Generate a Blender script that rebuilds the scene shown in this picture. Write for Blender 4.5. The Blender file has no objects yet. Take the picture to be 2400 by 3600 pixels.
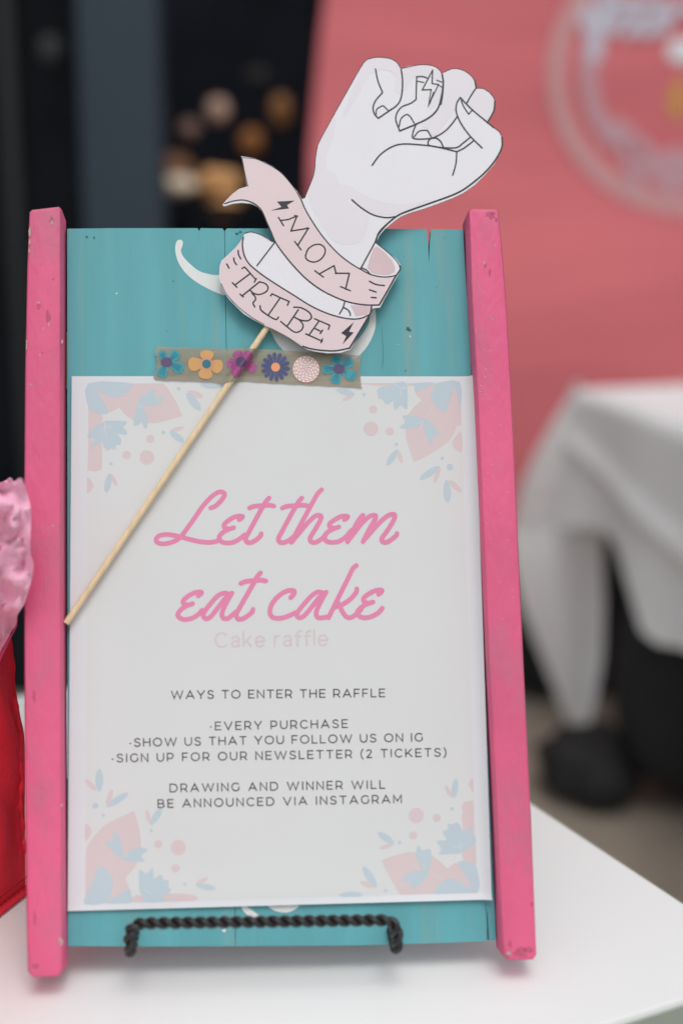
import bpy, bmesh, math, random
from mathutils import Vector, Matrix, geometry, noise
random.seed(7)
sc = bpy.context.scene
COL = sc.collection
rad = math.radians

# ---------------------------------------------------------------- camera, light, exposure
TZ = 0.740                      # height of the white table top
CAMH = 0.395                    # camera above the table top
PITCH = rad(13.0)
CAM = Vector((0, 0, TZ + CAMH))
FPX = 5000.0                    # 50 mm lens on a 24 x 36 mm upright frame, in photo pixels
cd = bpy.data.cameras.new('camera'); cam = bpy.data.objects.new('camera', cd); COL.objects.link(cam)
cam.location = CAM; cam.rotation_euler = (rad(90) - PITCH, 0, 0)
cd.sensor_fit = 'HORIZONTAL'; cd.sensor_width = 24; cd.lens = 50
cd.clip_start = 0.02; cd.clip_end = 2000
cd.dof.use_dof = True; cd.dof.focus_distance = 0.775; cd.dof.aperture_fstop = 2.8
sc.camera = cam

SUN_EL, SUN_AZ = rad(64), rad(168)       # azimuth measured from +Y towards +X
w = bpy.data.worlds.new('World'); sc.world = w; w.use_nodes = True
nt = w.node_tree; nt.nodes.clear()
sky = nt.nodes.new('ShaderNodeTexSky'); sky.sky_type = 'NISHITA'; sky.sun_disc = False
sky.sun_elevation = SUN_EL; sky.sun_rotation = SUN_AZ; sky.air_density = 1.0; sky.dust_density = 3.0
hs = nt.nodes.new('ShaderNodeHueSaturation'); hs.inputs['Saturation'].default_value = 0.18
bg = nt.nodes.new('ShaderNodeBackground'); bg.inputs['Strength'].default_value = 0.12
wo = nt.nodes.new('ShaderNodeOutputWorld')
nt.links.new(sky.outputs[0], hs.inputs['Color']); nt.links.new(hs.outputs[0], bg.inputs['Color'])
nt.links.new(bg.outputs[0], wo.inputs['Surface'])
sd = bpy.data.lights.new('sun', 'SUN'); sun = bpy.data.objects.new('sun', sd); COL.objects.link(sun)
sd.energy = 0.5; sd.angle = rad(28); sd.color = (1, .965, .92)
d = Vector((math.sin(SUN_AZ) * math.cos(SUN_EL), math.cos(SUN_AZ) * math.cos(SUN_EL), math.sin(SUN_EL)))
sun.rotation_euler = d.to_track_quat('Z', 'Y').to_euler(); sun.location = (0, 0, 5)
sc.view_settings.view_transform = 'Standard'; sc.view_settings.look = 'None'
sc.view_settings.exposure = 0.38; sc.view_settings.gamma = 1

# ---------------------------------------------------------------- where things stand
RIGHT = Vector((1, 0, 0)); FWD = Vector((0, math.cos(PITCH), -math.sin(PITCH))); UPV = Vector((0, math.sin(PITCH), math.cos(PITCH)))
def ray(x, y): return RIGHT * ((x - 1200) / FPX) - UPV * ((y - 1800) / FPX) + FWD
def c2w(a): return RIGHT * a[0] - UPV * a[1] + FWD * a[2]
SU = c2w((0.99789476, -0.01805973, 0.06228878)).normalized()
SV = c2w((-0.02773297, -0.98703042, 0.15811967)).normalized()
SN = SU.cross(SV).normalized(); SV = SN.cross(SU)
SO = CAM + c2w((-0.03017566, 0.21947247, 0.72380497))      # bottom middle of the board's face
def S(u, n, v): return SO + SU * u + SN * n + SV * v        # sign frame: along, out of the face, up the face
def SP(x, y, n=0.0):                                        # point of the plane n in front of the board
    r = ray(x, y); return CAM + r * ((SO + SN * n - CAM).dot(SN) / r.dot(SN))
def HP(x, y, z):
    r = ray(x, y); return CAM + r * ((z - CAM.z) / r.z)
def YP(x, y, Y):
    r = ray(x, y); return CAM + r * (Y / r.y)

# ---------------------------------------------------------------- materials
def lin(c):
    return tuple(((v / 255) / 12.92 if v / 255 <= .04045 else ((v / 255 + .055) / 1.055) ** 2.4) for v in c)
MATS = {}
def mat(name, col, rough=.6, var=.0, vs=20, stretch=(1, 1, 1), bump=0, bs=200, dark=None, dth=.62, dsc=8, spec=.4, alpha=1, transl=0, metallic=0, sheen=0, dw=.05, bstretch=None):
    """procedural: base colour, soft tonal variation, worn spots of another colour, fine relief"""
    if name in MATS: return MATS[name]
    m = bpy.data.materials.new(name); m.use_nodes = True; t = m.node_tree; N = t.nodes; L = t.links
    p = N['Principled BSDF']; out = N['Material Output']
    p.inputs['Roughness'].default_value = rough; p.inputs['Specular IOR Level'].default_value = spec
    p.inputs['Metallic'].default_value = metallic
    if sheen: p.inputs['Sheen Weight'].default_value = sheen
    tc = N.new('ShaderNodeTexCoord'); mp = N.new('ShaderNodeMapping'); mp.inputs['Scale'].default_value = stretch
    L.new(tc.outputs['Object'], mp.inputs['Vector'])
    col = col if len(col) == 4 else (*col, 1)
    cur = None
    rgb = N.new('ShaderNodeRGB'); rgb.outputs[0].default_value = col; cur = rgb.outputs[0]
    if var:
        n = N.new('ShaderNodeTexNoise'); n.inputs['Scale'].default_value = vs; n.inputs['Detail'].default_value = 6
        L.new(mp.outputs[0], n.inputs['Vector'])
        mr = N.new('ShaderNodeMapRange'); mr.inputs['From Min'].default_value = .3; mr.inputs['From Max'].default_value = .7
        mr.inputs['To Min'].default_value = 1 - var; mr.inputs['To Max'].default_value = 1 + var
        L.new(n.outputs['Fac'], mr.inputs['Value'])
        mx = N.new('ShaderNodeVectorMath'); mx.operation = 'SCALE'
        L.new(cur, mx.inputs[0]); L.new(mr.outputs[0], mx.inputs['Scale']); cur = mx.outputs[0]
    if dark:
        n = N.new('ShaderNodeTexNoise'); n.inputs['Scale'].default_value = dsc; n.inputs['Detail'].default_value = 5; n.inputs['Roughness'].default_value = .65
        mp2 = N.new('ShaderNodeMapping'); mp2.inputs['Location'].default_value = (3.1, 1.7, 5.3); mp2.inputs['Scale'].default_value = bstretch or (1, 1, 1)
        L.new(tc.outputs['Object'], mp2.inputs['Vector']); L.new(mp2.outputs[0], n.inputs['Vector'])
        mr = N.new('ShaderNodeMapRange'); mr.inputs['From Min'].default_value = dth; mr.inputs['From Max'].default_value = dth + dw
        L.new(n.outputs['Fac'], mr.inputs['Value'])
        mx = N.new('ShaderNodeMix'); mx.data_type = 'RGBA'
        L.new(mr.outputs[0], mx.inputs[0]); L.new(cur, mx.inputs[6]); mx.inputs[7].default_value = (*dark, 1); cur = mx.outputs[2]
    L.new(cur, p.inputs['Base Color'])
    if bump:
        n = N.new('ShaderNodeTexNoise'); n.inputs['Scale'].default_value = bs; n.inputs['Detail'].default_value = 4
        L.new(mp.outputs[0], n.inputs['Vector'])
        b = N.new('ShaderNodeBump'); b.inputs['Strength'].default_value = 1; b.inputs['Distance'].default_value = bump
        L.new(n.outputs['Fac'], b.inputs['Height']); L.new(b.outputs[0], p.inputs['Normal'])
    sh = p.outputs[0]
    if transl:
        tr = N.new('ShaderNodeBsdfTranslucent'); L.new(cur, tr.inputs['Color'])
        ms = N.new('ShaderNodeMixShader'); ms.inputs[0].default_value = transl; L.new(sh, ms.inputs[1]); L.new(tr.outputs[0], ms.inputs[2]); sh = ms.outputs[0]
    if alpha < 1:
        tr = N.new('ShaderNodeBsdfTransparent')
        ms = N.new('ShaderNodeMixShader'); ms.inputs[0].default_value = alpha; L.new(tr.outputs[0], ms.inputs[1]); L.new(sh, ms.inputs[2]); sh = ms.outputs[0]
    L.new(sh, out.inputs['Surface'])
    MATS[name] = m
    return m

M_pink = mat('pink paint', (.72, .115, .245), .5, var=.10, vs=22, bump=.0007, bs=240, dark=(.53, .15, .24), dth=.53, dsc=34, stretch=(1, 1, .5), spec=.35, bstretch=(1, 1, .45), dw=.22)
M_teal = mat('teal paint', (.112, .378, .415), .55, var=.10, vs=42, stretch=(1, 1, .09), bump=.0004, bs=150, dark=(.21, .36, .34), dth=.53, dsc=60, bstretch=(1, 1, .06), spec=.3, dw=.2)
M_swirl = mat('white brush paint', (.70, .74, .72), .5, var=.06, vs=90, stretch=(1, 1, .4), bump=.0003, bs=300)
M_rawwood = mat('raw wood', (.34, .23, .13), .8, var=.2, vs=60, stretch=(1, 1, .1))
M_grime = mat('grime scuff', (.36, .14, .15), .8, var=.3, vs=300)
M_bare = mat('bare wood chip', (.50, .33, .32), .8, var=.2, vs=300)
M_hole = mat('dark crack', (.02, .03, .03), .9)
M_paper = mat('copier paper', (.672, .705, .728), .7, var=.012, vs=25, bump=.0002, bs=30, spec=.3)
M_ink = mat('printed ground tint', (.662, .682, .680), .7, var=.012, vs=18, spec=.3)
M_card = mat('cutout card', (.73, .73, .765), .42, var=.018, vs=22, spec=.4)
M_cardsh = mat('cutout card lilac print', (.705, .685, .73), .42, var=.015, vs=22, spec=.4)
M_cardedge = mat('card cut edge', (.74, .74, .75), .6)
M_rib = mat('pale pink print', (.70, .575, .60), .42, var=.012, vs=30)
M_rib2 = mat('dusty pink print', (.62, .47, .50), .42, var=.03, vs=80)
M_line = mat('black ink', (.012, .012, .017), .4, spec=.4)
M_text = mat('grey plum ink', (.045, .025, .04), .7)
M_head = mat('pink ink', (.735, .235, .405), .7, var=.02, vs=60)
M_sub = mat('very pale pink ink', (.655, .555, .565), .7)
M_fp = mat('faded pink ink', (.655, .555, .562), .7, var=.012, vs=30)
M_fb = mat('faded blue ink', (.490, .590, .645), .7, var=.012, vs=30)
M_white_ln = mat('fine white ink', (.70, .70, .71), .7)
M_stick = mat('bamboo', (.76, .60, .38), .55, var=.12, vs=300, stretch=(1, 1, .05), spec=.4)
M_tape = mat('khaki washi tape', (.33, .30, .215), .5, var=.14, vs=70, stretch=(.35, 1, 2.5), bump=.0003, bs=90, alpha=.74)
M_tteal = mat('tape teal', (.045, .33, .40), .5, alpha=.93)
M_tplum = mat('tape plum', (.10, .065, .16), .5)
M_torange = mat('tape orange', (.66, .36, .13), .5, alpha=.93)
M_tmag = mat('tape magenta', (.40, .09, .26), .5, alpha=.93)
M_tmag2 = mat('tape dark magenta', (.26, .05, .17), .5)
M_tnavy = mat('tape navy', (.065, .075, .20), .5)
M_tcoral = mat('tape coral', (.78, .33, .16), .5)
M_twhite = mat('tape white', (.80, .79, .74), .5)
M_tred = mat('tape red line', (.62, .14, .18), .5)
M_tpink = mat('tape pink', (.55, .22, .36), .5)
M_tdteal = mat('tape dark teal', (.02, .15, .22), .5)
M_iron = mat('black wrought wire', (.014, .014, .015), .38, var=.2, vs=200, bump=.0003, bs=400, spec=.5)
M_table = mat('white laminate', (.79, .80, .795), .38, var=.006, vs=6, bump=.00005, bs=40, spec=.35)
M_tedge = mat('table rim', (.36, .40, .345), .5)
M_steel = mat('grey steel leg', (.3, .3, .31), .4, metallic=.8)
M_red = mat('red bag cloth', (.80, .035, .06), .8, var=.08, vs=30, bump=.0003, bs=900, spec=.1)
M_redst = mat('dark red stitching', (.18, .01, .02), .8)
M_tissue = mat('pink tissue', (.99, .55, .72), .5, var=.06, vs=12, bump=.0006, bs=34, stretch=(1, 1, .35), transl=.16, spec=.3)
M_ban = mat('coral banner cloth', (.70, .175, .195), .6, var=.12, vs=2.4, stretch=(.4, 1, 2.0), bump=.011, bs=2.2, spec=.35)  # stretched tone noise puts the pale sheen of the wrinkles into the colour
M_banring = mat('banner faded white print', (.63, .34, .35), .6)
M_baninn = mat('banner faded lilac print', (.57, .33, .37), .6)
M_bantext = mat('banner blue white print', (.58, .57, .66), .6)
M_banyel = mat('banner mustard print', (.62, .36, .06), .6)
M_banwhite = mat('banner white print', (.75, .78, .82), .6)
M_cloth = mat('white table linen', (.83, .83, .83), .75, var=.02, vs=12, bump=.001, bs=60, transl=.12)
M_black = mat('black nylon', (.0085, .0085, .009), .8, var=.2, vs=20, bump=.002, bs=30)
M_slate = mat('slate blue paint', (.032, .050, .070), .55, var=.04, vs=3, spec=.3)
M_dark = mat('near black paint', (.008, .0100, .013), .7, var=.3, vs=3, spec=.08)
M_glass = mat('dark shop interior', (.013, .016, .024), .6, var=.35, vs=4, spec=.1)
M_ground = mat('taupe paving', (.235, .195, .155), .85, var=.16, vs=5, bump=.002, bs=80, dark=(.10, .088, .075), dth=.56, dsc=3, dw=.2)
M_slab = mat('pale paving slab', (.30, .30, .26), .85, var=.08, vs=8, bump=.002, bs=80)

# ---------------------------------------------------------------- object helpers (geometry is given in world space)
def prop(o, label=None, cat=None, group=None, kind=None):
    if label: o['label'] = label
    if cat: o['category'] = cat
    if group: o['group'] = group
    if kind: o['kind'] = kind
    return o
def thing(name, label, cat, base, rot=None, group=None):
    o = bpy.data.objects.new(name, None); COL.objects.link(o); o.empty_display_size = .02
    mw = Matrix.Translation(base)
    if rot is not None: mw = mw @ rot.to_4x4()
    o.matrix_world = mw; o['_mw'] = [v for r in mw for v in r]
    return prop(o, label, cat, group)
def mesh(name, vf, m, parent=None, smooth=False, base=None):
    vs, fs = vf
    if parent is not None:
        chain = Matrix([list(parent['_mw'])[i * 4:i * 4 + 4] for i in range(4)]) if '_mw' in parent else parent.matrix_world.copy()
    else:
        chain = Matrix.Translation(base) if base is not None else Matrix.Identity(4)
    inv = chain.inverted()
    me = bpy.data.meshes.new(name); me.from_pydata([tuple(inv @ Vector(v)) for v in vs], [], fs); me.update()
    o = bpy.data.objects.new(name, me); COL.objects.link(o)
    me.materials.append(m)
    if smooth:
        for p in me.polygons: p.use_smooth = True
    if parent is not None:
        o.parent = parent; o['_mw'] = [v for r in chain for v in r]
    else: o.matrix_world = chain
    return o
def bevel(o, wd, seg=3):
    b = o.modifiers.new('bevel', 'BEVEL'); b.width = wd; b.segments = seg; b.limit_method = 'ANGLE'; b.angle_limit = rad(40)
    for p in o.data.polygons: p.use_smooth = True
    return o
def each(name, l, m, parent):
    for vf in l: mesh(name, vf, m, parent)
def merge(*l):
    V, F = [], []
    for vs, fs in l:
        k = len(V); V += list(vs); F += [tuple(i + k for i in f) for f in fs]
    return V, F
def box(c, s, R=None):
    c = Vector(c); V = []
    for x in (-.5, .5):
        for y in (-.5, .5):
            for z in (-.5, .5):
                v = Vector((x * s[0], y * s[1], z * s[2])); V.append(c + (R @ v if R else v))
    return V, [(0, 1, 3, 2), (4, 6, 7, 5), (0, 4, 5, 1), (2, 3, 7, 6), (0, 2, 6, 4), (1, 5, 7, 3)]
def prism(front, back):
    """outline front and matching outline back, closed solid"""
    n = len(front); tri = geometry.tessellate_polygon([front])
    nrm = geometry.normal([Vector(p) for p in front]) if n > 2 else None
    F = [tuple(t) for t in tri] + [tuple(i + n for i in reversed(t)) for t in tri]
    F += [(i, (i + 1) % n, (i + 1) % n + n, i + n) for i in range(n)]
    vf = (list(front) + list(back), F)
    return fixn(vf)
def fixn(vf):
    bm = bmesh.new(); vs = [bm.verts.new(v) for v in vf[0]]
    for f in vf[1]:
        try: bm.faces.new([vs[i] for i in f])
        except ValueError: pass
    bmesh.ops.recalc_face_normals(bm, faces=bm.faces)
    bm.verts.index_update()
    r = ([v.co.copy() for v in bm.verts], [tuple(v.index for v in f.verts) for f in bm.faces]); bm.free(); return r
def flat(pts):
    pts = [Vector(p) for p in pts]
    tri = geometry.tessellate_polygon([pts]); F = []
    for t in tri:
        a, b, c = (pts[i] for i in t)
        F.append(tuple(t) if (b - a).cross(c - a).dot(CAM - a) > 0 else tuple(reversed(t)))
    return pts, F
def crom(P, k=6, closed=False):
    P = [Vector((*p, 0)) if len(p) == 2 else Vector(p) for p in P]
    n = len(P)
    if n < 3: return P
    out = []
    rng = range(n if closed else n - 1)
    for i in rng:
        p1, p2 = P[i], P[(i + 1) % n]
        p0 = P[i - 1] if (i > 0 or closed) else p1 * 2 - p2
        p3 = P[(i + 2) % n] if (i + 2 < n or closed) else p2 * 2 - p1
        for j in range(k):
            t = j / k
            out.append(.5 * ((2 * p1) + (p2 - p0) * t + (2 * p0 - 5 * p1 + 4 * p2 - p3) * t * t + (3 * p1 - p0 - 3 * p2 + p3) * t ** 3))
    if not closed: out.append(P[-1])
    return out
LAY = [0.0]
def strokes(lines, to3, width, sharp=False, taper=0, k=6, nrm=None, step=2.5e-6):
    """pen strokes as flat ribbons with round ends; to3(x, y, lift) gives the surface point. lines: list of point lists or (pts, width)"""
    nrm = nrm or SN
    V, F = [], []
    for si, ln in enumerate(lines):
        LAY[0] = (si % 7) * step * 4
        wd = width; sh = sharp
        if isinstance(ln, tuple) and isinstance(ln[0], list):
            if len(ln) > 2: sh = ln[2]
            wd = ln[1]; ln = ln[0]
        P2 = [Vector((*p, 0)) for p in ln] if sh else crom(ln, k)
        Q = []
        if sh:                                                  # densify corners a little
            for p in P2: Q.append(p)
        else: Q = P2
        P = []
        for p in Q:
            LAY[0] += step * .06
            P.append(to3(p.x, p.y, LAY[0]))
        pts = [P[0]]
        for p in P[1:]:
            if (p - pts[-1]).length > 1e-6: pts.append(p)
        if len(pts) < 2: continue
        n = len(pts); b = len(V)
        for i, p in enumerate(pts):
            d0 = (pts[i] - pts[i - 1]).normalized() if i else (pts[1] - pts[0]).normalized()
            d1 = (pts[i + 1] - pts[i]).normalized() if i < n - 1 else d0
            t = d0 + d1
            t = t.normalized() if t.length > .2 else d1
            s = nrm.cross(t).normalized()
            c = max(.45, abs(s.dot(nrm.cross(d1).normalized())))
            h = wd / 2 / c
            if taper:
                e = min(i, n - 1 - i) / (n - 1) * 2; h *= (1 - taper) + taper * min(1, e * 2.2)
            V += [p + s * h, p - s * h]
        for i in range(n - 1):
            a = b + 2 * i; F.append((a, a + 1, a + 3, a + 2))
        for e, (p, q) in ((0, (pts[0], pts[1])), (n - 1, (pts[-1], pts[-2]))):
            t = (p - q).normalized(); s = nrm.cross(t).normalized(); c0 = len(V)
            r = wd / 2 * ((1 - taper) if taper else 1)
            for j in range(7):
                a = -math.pi / 2 + math.pi * j / 6
                V.append(p + s * r * math.sin(a) + t * r * math.cos(a))
            F.append(tuple(range(c0, c0 + 7)))
    # face the viewer
    G = []
    for f in F:
        a, b_, c = V[f[0]], V[f[1]], V[f[2]]
        G.append(f if (b_ - a).cross(c - a).dot(nrm) > 0 else tuple(reversed(f)))
    return V, G
def tube(pts, r, seg=8, cap=True):
    pts = [Vector(p) for p in pts]; n = len(pts); V, F = [], []
    t = (pts[1] - pts[0]).normalized(); s = t.orthogonal().normalized()
    for i, p in enumerate(pts):
        t2 = (pts[min(i + 1, n - 1)] - pts[max(i - 1, 0)]).normalized()
        s = (s - t2 * s.dot(t2)).normalized(); b = t2.cross(s)
        rr = r[i] if isinstance(r, (list, tuple)) else r
        for j in range(seg):
            a = 2 * math.pi * j / seg; V.append(p + s * rr * math.cos(a) + b * rr * math.sin(a))
    for i in range(n - 1):
        for j in range(seg):
            k = (j + 1) % seg; F.append((i * seg + j, i * seg + k, (i + 1) * seg + k, (i + 1) * seg + j))
    if cap: F.append(tuple(reversed(range(seg)))); F.append(tuple((n - 1) * seg + j for j in range(seg)))
    return V, F
def resample(P, step):
    P = [Vector(p) for p in P]; out = [P[0].copy()]; acc = 0
    for a, b in zip(P, P[1:]):
        L = (b - a).length
        if L < 1e-9: continue
        d0 = step - acc
        while d0 <= L:
            out.append(a.lerp(b, d0 / L)); d0 += step
        acc = L - (d0 - step)
    return out
def blob(c, r, amp=.2, fr=3, sub=3, seed=0, sq=1):
    bm = bmesh.new(); bmesh.ops.create_icosphere(bm, subdivisions=sub, radius=1)
    c = Vector(c)
    for v in bm.verts:
        d = v.co.normalized(); k = 1 + amp * noise.noise(d * fr * .5 + Vector((seed, 0, 0)))
        q = Vector([math.copysign(abs(x) ** sq, x) for x in d])
        v.co = Vector((q.x * r[0], q.y * r[1], q.z * r[2])) * k + c
    bm.verts.index_update()
    vf = ([v.co.copy() for v in bm.verts], [tuple(v.index for v in f.verts) for f in bm.faces]); bm.free(); return vf
SROT = Matrix((SU, -SN, SV)).transposed()      # local x along the sign, z up its face

# ================================================================ SETTING
mesh('ground', ([(-60, -60, 0), (60, -60, 0), (60, 60, 0), (-60, 60, 0)], [(0, 1, 2, 3)]), M_ground)['kind'] = 'structure'

# ---- shop front behind on the left: pillar, low dark wall, recessed window
def Yx(px, Y): return YP(px, 1800, Y).x
sf = thing('shop_front', 'dark shop front with a slate blue pillar behind the sign', 'shop front', (-.6, 3.3, 0))
xa, xb = YP(280, 400, 3.3).x, YP(562, 400, 3.3).x
bevel(mesh('pillar', box(((xa + xb) / 2, 3.36, 1.6), (xb - xa, .12, 3.2)), M_slate, sf), .006)
mesh('base_wall', box((-1.75, 3.13, .22), (3.2, .14, .44)), M_dark, sf)
mesh('back_wall', box((.3, 4.6, 1.8), (9, .1, 3.6)), M_glass, sf)
mesh('side_panel', box((xa - .62, 3.52, 1.6), (1.2, .05, 3.2)), M_dark, sf)
mesh('lintel', box((-.2, 3.36, 3.3), (5, .16, .22)), M_dark, sf)
for x in (xa - .19, xa - .32):
    mesh('glazing_bar', box((x, 3.47, 1.6), (.03, .04, 3.2)), mat('dark grey bar', (.018, .021, .024), .5), sf)

# ---- ornaments in the dark window (strongly out of focus)
GO = 'round tan ornaments in the dark shop window'
def ornament(px, py, rx, rz, col, label, Y=3.75):
    c = YP(px, py, Y); k = Y / FPX * .80; col = tuple(v * .93 for v in col)
    t = thing('ornament', label, 'ornament', c - Vector((0, 0, rz * k)), group=GO)
    m = mat('ornament %d %d' % (px, py), lin(col), .7, var=.15, vs=30)
    mesh('ball', blob(c, (rx * k, rx * k, rz * k), .15, 3, 3, px), m, t, True)
    mesh('cord', tube([c + Vector((0, 0, rz * k * .9)), (c.x, c.y, 3.2)], .0015, 6), M_dark, t)
ornament(765, 386, 46, 54, (215, 178, 160), 'pale pinkish ornament hanging highest left of the fist, right of the slate pillar')
ornament(666, 451, 40, 40, (160, 128, 115), 'dull brown pink ornament hanging beside the slate pillar')
ornament(987, 390, 46, 66, (165, 112, 68), 'tall brown orange ornament hanging nearest the coral banner')
ornament(884, 497, 50, 56, (172, 112, 58), 'dark orange ornament hanging above the forked ribbon tail')
ornament(905, 270, 50, 40, (48, 46, 46), 'faint dark grey ornament highest in the shop window')
ornament(180, 175, 50, 60, (58, 62, 64), 'faint grey ornament left of the slate pillar', 3.4)
c = YP(620, 648, 3.7)
t = thing('round_loaf', 'blurred cream coloured bundle lying low beside the slate pillar', 'bundle', c - Vector((0, 0, .04)))
mesh('crust', blob(c, (.052, .04, .026), .3, 3, 3, 5), mat('cream bundle', lin((238, 220, 196)), .7, var=.1, vs=20), t, True)
mesh('top_tuft', blob(c + Vector((0, .01, .045)), (.04, .03, .03), .3, 3, 3, 6), mat('brown tuft', lin((140, 100, 70)), .7), t, True)
c = YP(770, 640, 3.72)
t = thing('golden_bundle', 'blurred golden tan bundle lying low behind the ribbon tail', 'bundle', c - Vector((0, 0, .05)))
mesh('body', blob(c, (.060, .04, .036), .35, 3, 3, 9), mat('tan bundle', lin((226, 170, 112)), .7, var=.2, vs=25), t, True)
mesh('lower_lobe', blob(c + Vector((.01, .0, -.055)), (.045, .03, .03), .3, 3, 3, 8), MATS['tan bundle'], t, True)
xl, xr = YP(560, 700, 3.72).x, YP(1110, 700, 3.72).x
tb = thing('window_shelf', 'dark shelf in the shop window under the blurred bundles', 'shelf', (-.33, 3.75, 1.0))
zs = YP(700, 712, 3.72).z
mesh('board', box(((xl + xr) / 2, 3.78, zs - .012), (xr - xl, .22, .024)), M_dark, tb)
for x in (xl + .04, xr - .04): mesh('bracket', box((x, 3.80, zs / 2), (.02, .02, zs - .024)), M_dark, tb)

# ---- coral banner
BY = 3.55
ban = thing('banner', 'coral red banner with a faded round logo behind the far table', 'banner', (YP(1800, 1800, BY).x, BY, 0))
def wob(x, z): return .012 * math.sin(z * 5.3 + 1.3 * math.sin(x * 2.1)) + .010 * noise.noise(Vector((x * 1.5, z * 4, 3)))
V, F = [], []
zt_, zb_ = 2.35, .12; nx, nz = 50, 60
def ledge(z):                                     # left edge leans out to the right towards the top
    zz = [(YP(1145, 0, BY).z, YP(1142, 0, BY).x), (YP(1086, 560, BY).z, YP(1086, 560, BY).x), (YP(1092, 760, BY).z, YP(1090, 760, BY).x)]
    if z >= zz[0][0]: return zz[0][1]
    if z >= zz[1][0]:
        f = (zz[0][0] - z) / (zz[0][0] - zz[1][0]); return zz[0][1] + (zz[1][1] - zz[0][1]) * f ** .8
    return zz[1][1]
for j in range(nz + 1):
    z = zb_ + (zt_ - zb_) * j / nz; x0 = ledge(z)
    for i in range(nx + 1):
        x = x0 + (2.3 - x0) * i / nx; V.append((x, BY + wob(x, z), z))
for j in range(nz):
    for i in range(nx):
        a = j * (nx + 1) + i; F.append((a, a + 1, a + nx + 2, a + nx + 1))
mesh('cloth', (V, F), M_ban, ban, True)
mesh('top_pole', tube([(ledge(2.3) - .03, BY + .02, 2.36), (2.33, BY + .02, 2.36)], .014, 10), M_dark, ban)
for x in (ledge(2.3) + .02, 2.28):
    mesh('upright', tube([(x, BY + .04, 0), (x, BY + .04, 2.36)], .014, 10), M_dark, ban)
    mesh('foot', box((x, BY + .04, .012), (.05, .4, .024)), M_dark, ban)
def BP(x, y, l=0):
    p = YP(x, y, BY); return Vector((p.x, BY + wob(p.x, p.z) - .004 - l * 60, p.z))
BN = Vector((0, -1, 0))
PXB = BY / FPX
def arc(cx, cy, r, a0, a1, n=40): return [(cx + r * math.cos(rad(a0 + (a1 - a0) * i / n)), cy + r * math.sin(rad(a0 + (a1 - a0) * i / n))) for i in range(n + 1)]
def bst(name, lines, wpx, m, **k):
    return mesh(name, strokes([(l[0], l[1] * PXB) if isinstance(l, tuple) and isinstance(l[0], list) else l for l in lines], BP, wpx * PXB, nrm=BN, step=3e-6, **k), m, ban)
bst('outer_ring', [arc(2420, 258, 466, 0, 360, 90)], 58, M_banring, k=1)
bst('inner_ring', [arc(2420, 258, 352, 146, 215)], 60, M_baninn, k=1)
bst('arc_letters', [([(2140, 500), (2165, 440), (2215, 470)], 46), ([(2165, 450), (2205, 545)], 40), ([(2205, 580), (2255, 600), (2235, 660)], 44), ([(2250, 500), (2290, 560), (2235, 610)], 46)], 40, M_baninn)
bst('round_letter', [arc(2372, 600, 46, 0, 360, 24)], 66, M_baninn, k=1)
bst('script_word', [([(2035, -60), (2050, 10), (2085, 110)], 62), ([(2150, -50), (2125, 30), (2095, 130), (2088, 190)], 56),
     ([(2155, 100), (2175, 50), (2215, 30), (2235, 80), (2200, 115)], 36), ([(2250, 30), (2252, 100), (2300, 100), (2310, 30)], 36), ([(2330, 20), (2335, 100)], 34), ([(2345, 60), (2400, 20), (2440, 40)], 34), ([(2150, 10), (2330, 5)], 30)], 36, M_bantext)
bst('white_shape', [([(2385, 175), (2440, 175), (2490, 170)], 78)], 78, M_banwhite)
bst('mustard_shape', [([(2395, 300), (2372, 350), (2385, 395)], 40)], 40, M_banyel)

# ---- far table with white linen
FC = HP(2031, 1372, TZ)                     # its near left corner
e1 = (HP(2400, 1498, TZ) - FC).normalized(); e2 = (HP(2400, 1296, TZ) - FC).normalized()
e2 = (e2 - e1 * e2.dot(e1) * .9).normalized()
ft = thing('far_table', 'far table hidden under white linen in front of the coral banner', 'table', ((FC + e1 * .5 + e2 * .35).x, (FC + e1 * .5 + e2 * .35).y, 0))
def fq(a, b, z): p = FC + e1 * a + e2 * b; return Vector((p.x, p.y, z))
o = mesh('table_top', prism([fq(.02, .02, TZ - .004), fq(1.5, .02, TZ - .004), fq(1.5, .7, TZ - .004), fq(.02, .7, TZ - .004)],
                        [fq(.02, .02, TZ - .03), fq(1.5, .02, TZ - .03), fq(1.5, .7, TZ - .03), fq(.02, .7, TZ - .03)]), M_table, ft)
for a, b in ((.12, .1), (1.4, .1), (.12, .6), (1.4, .6)):
    mesh('leg', tube([fq(a, b, 0), fq(a, b, TZ - .03)], .013, 10), M_steel, ft)
cl = thing('tablecloth', 'white linen cloth draped over the far table, corner hanging in folds', 'tablecloth', (FC.x, FC.y, TZ))
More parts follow.
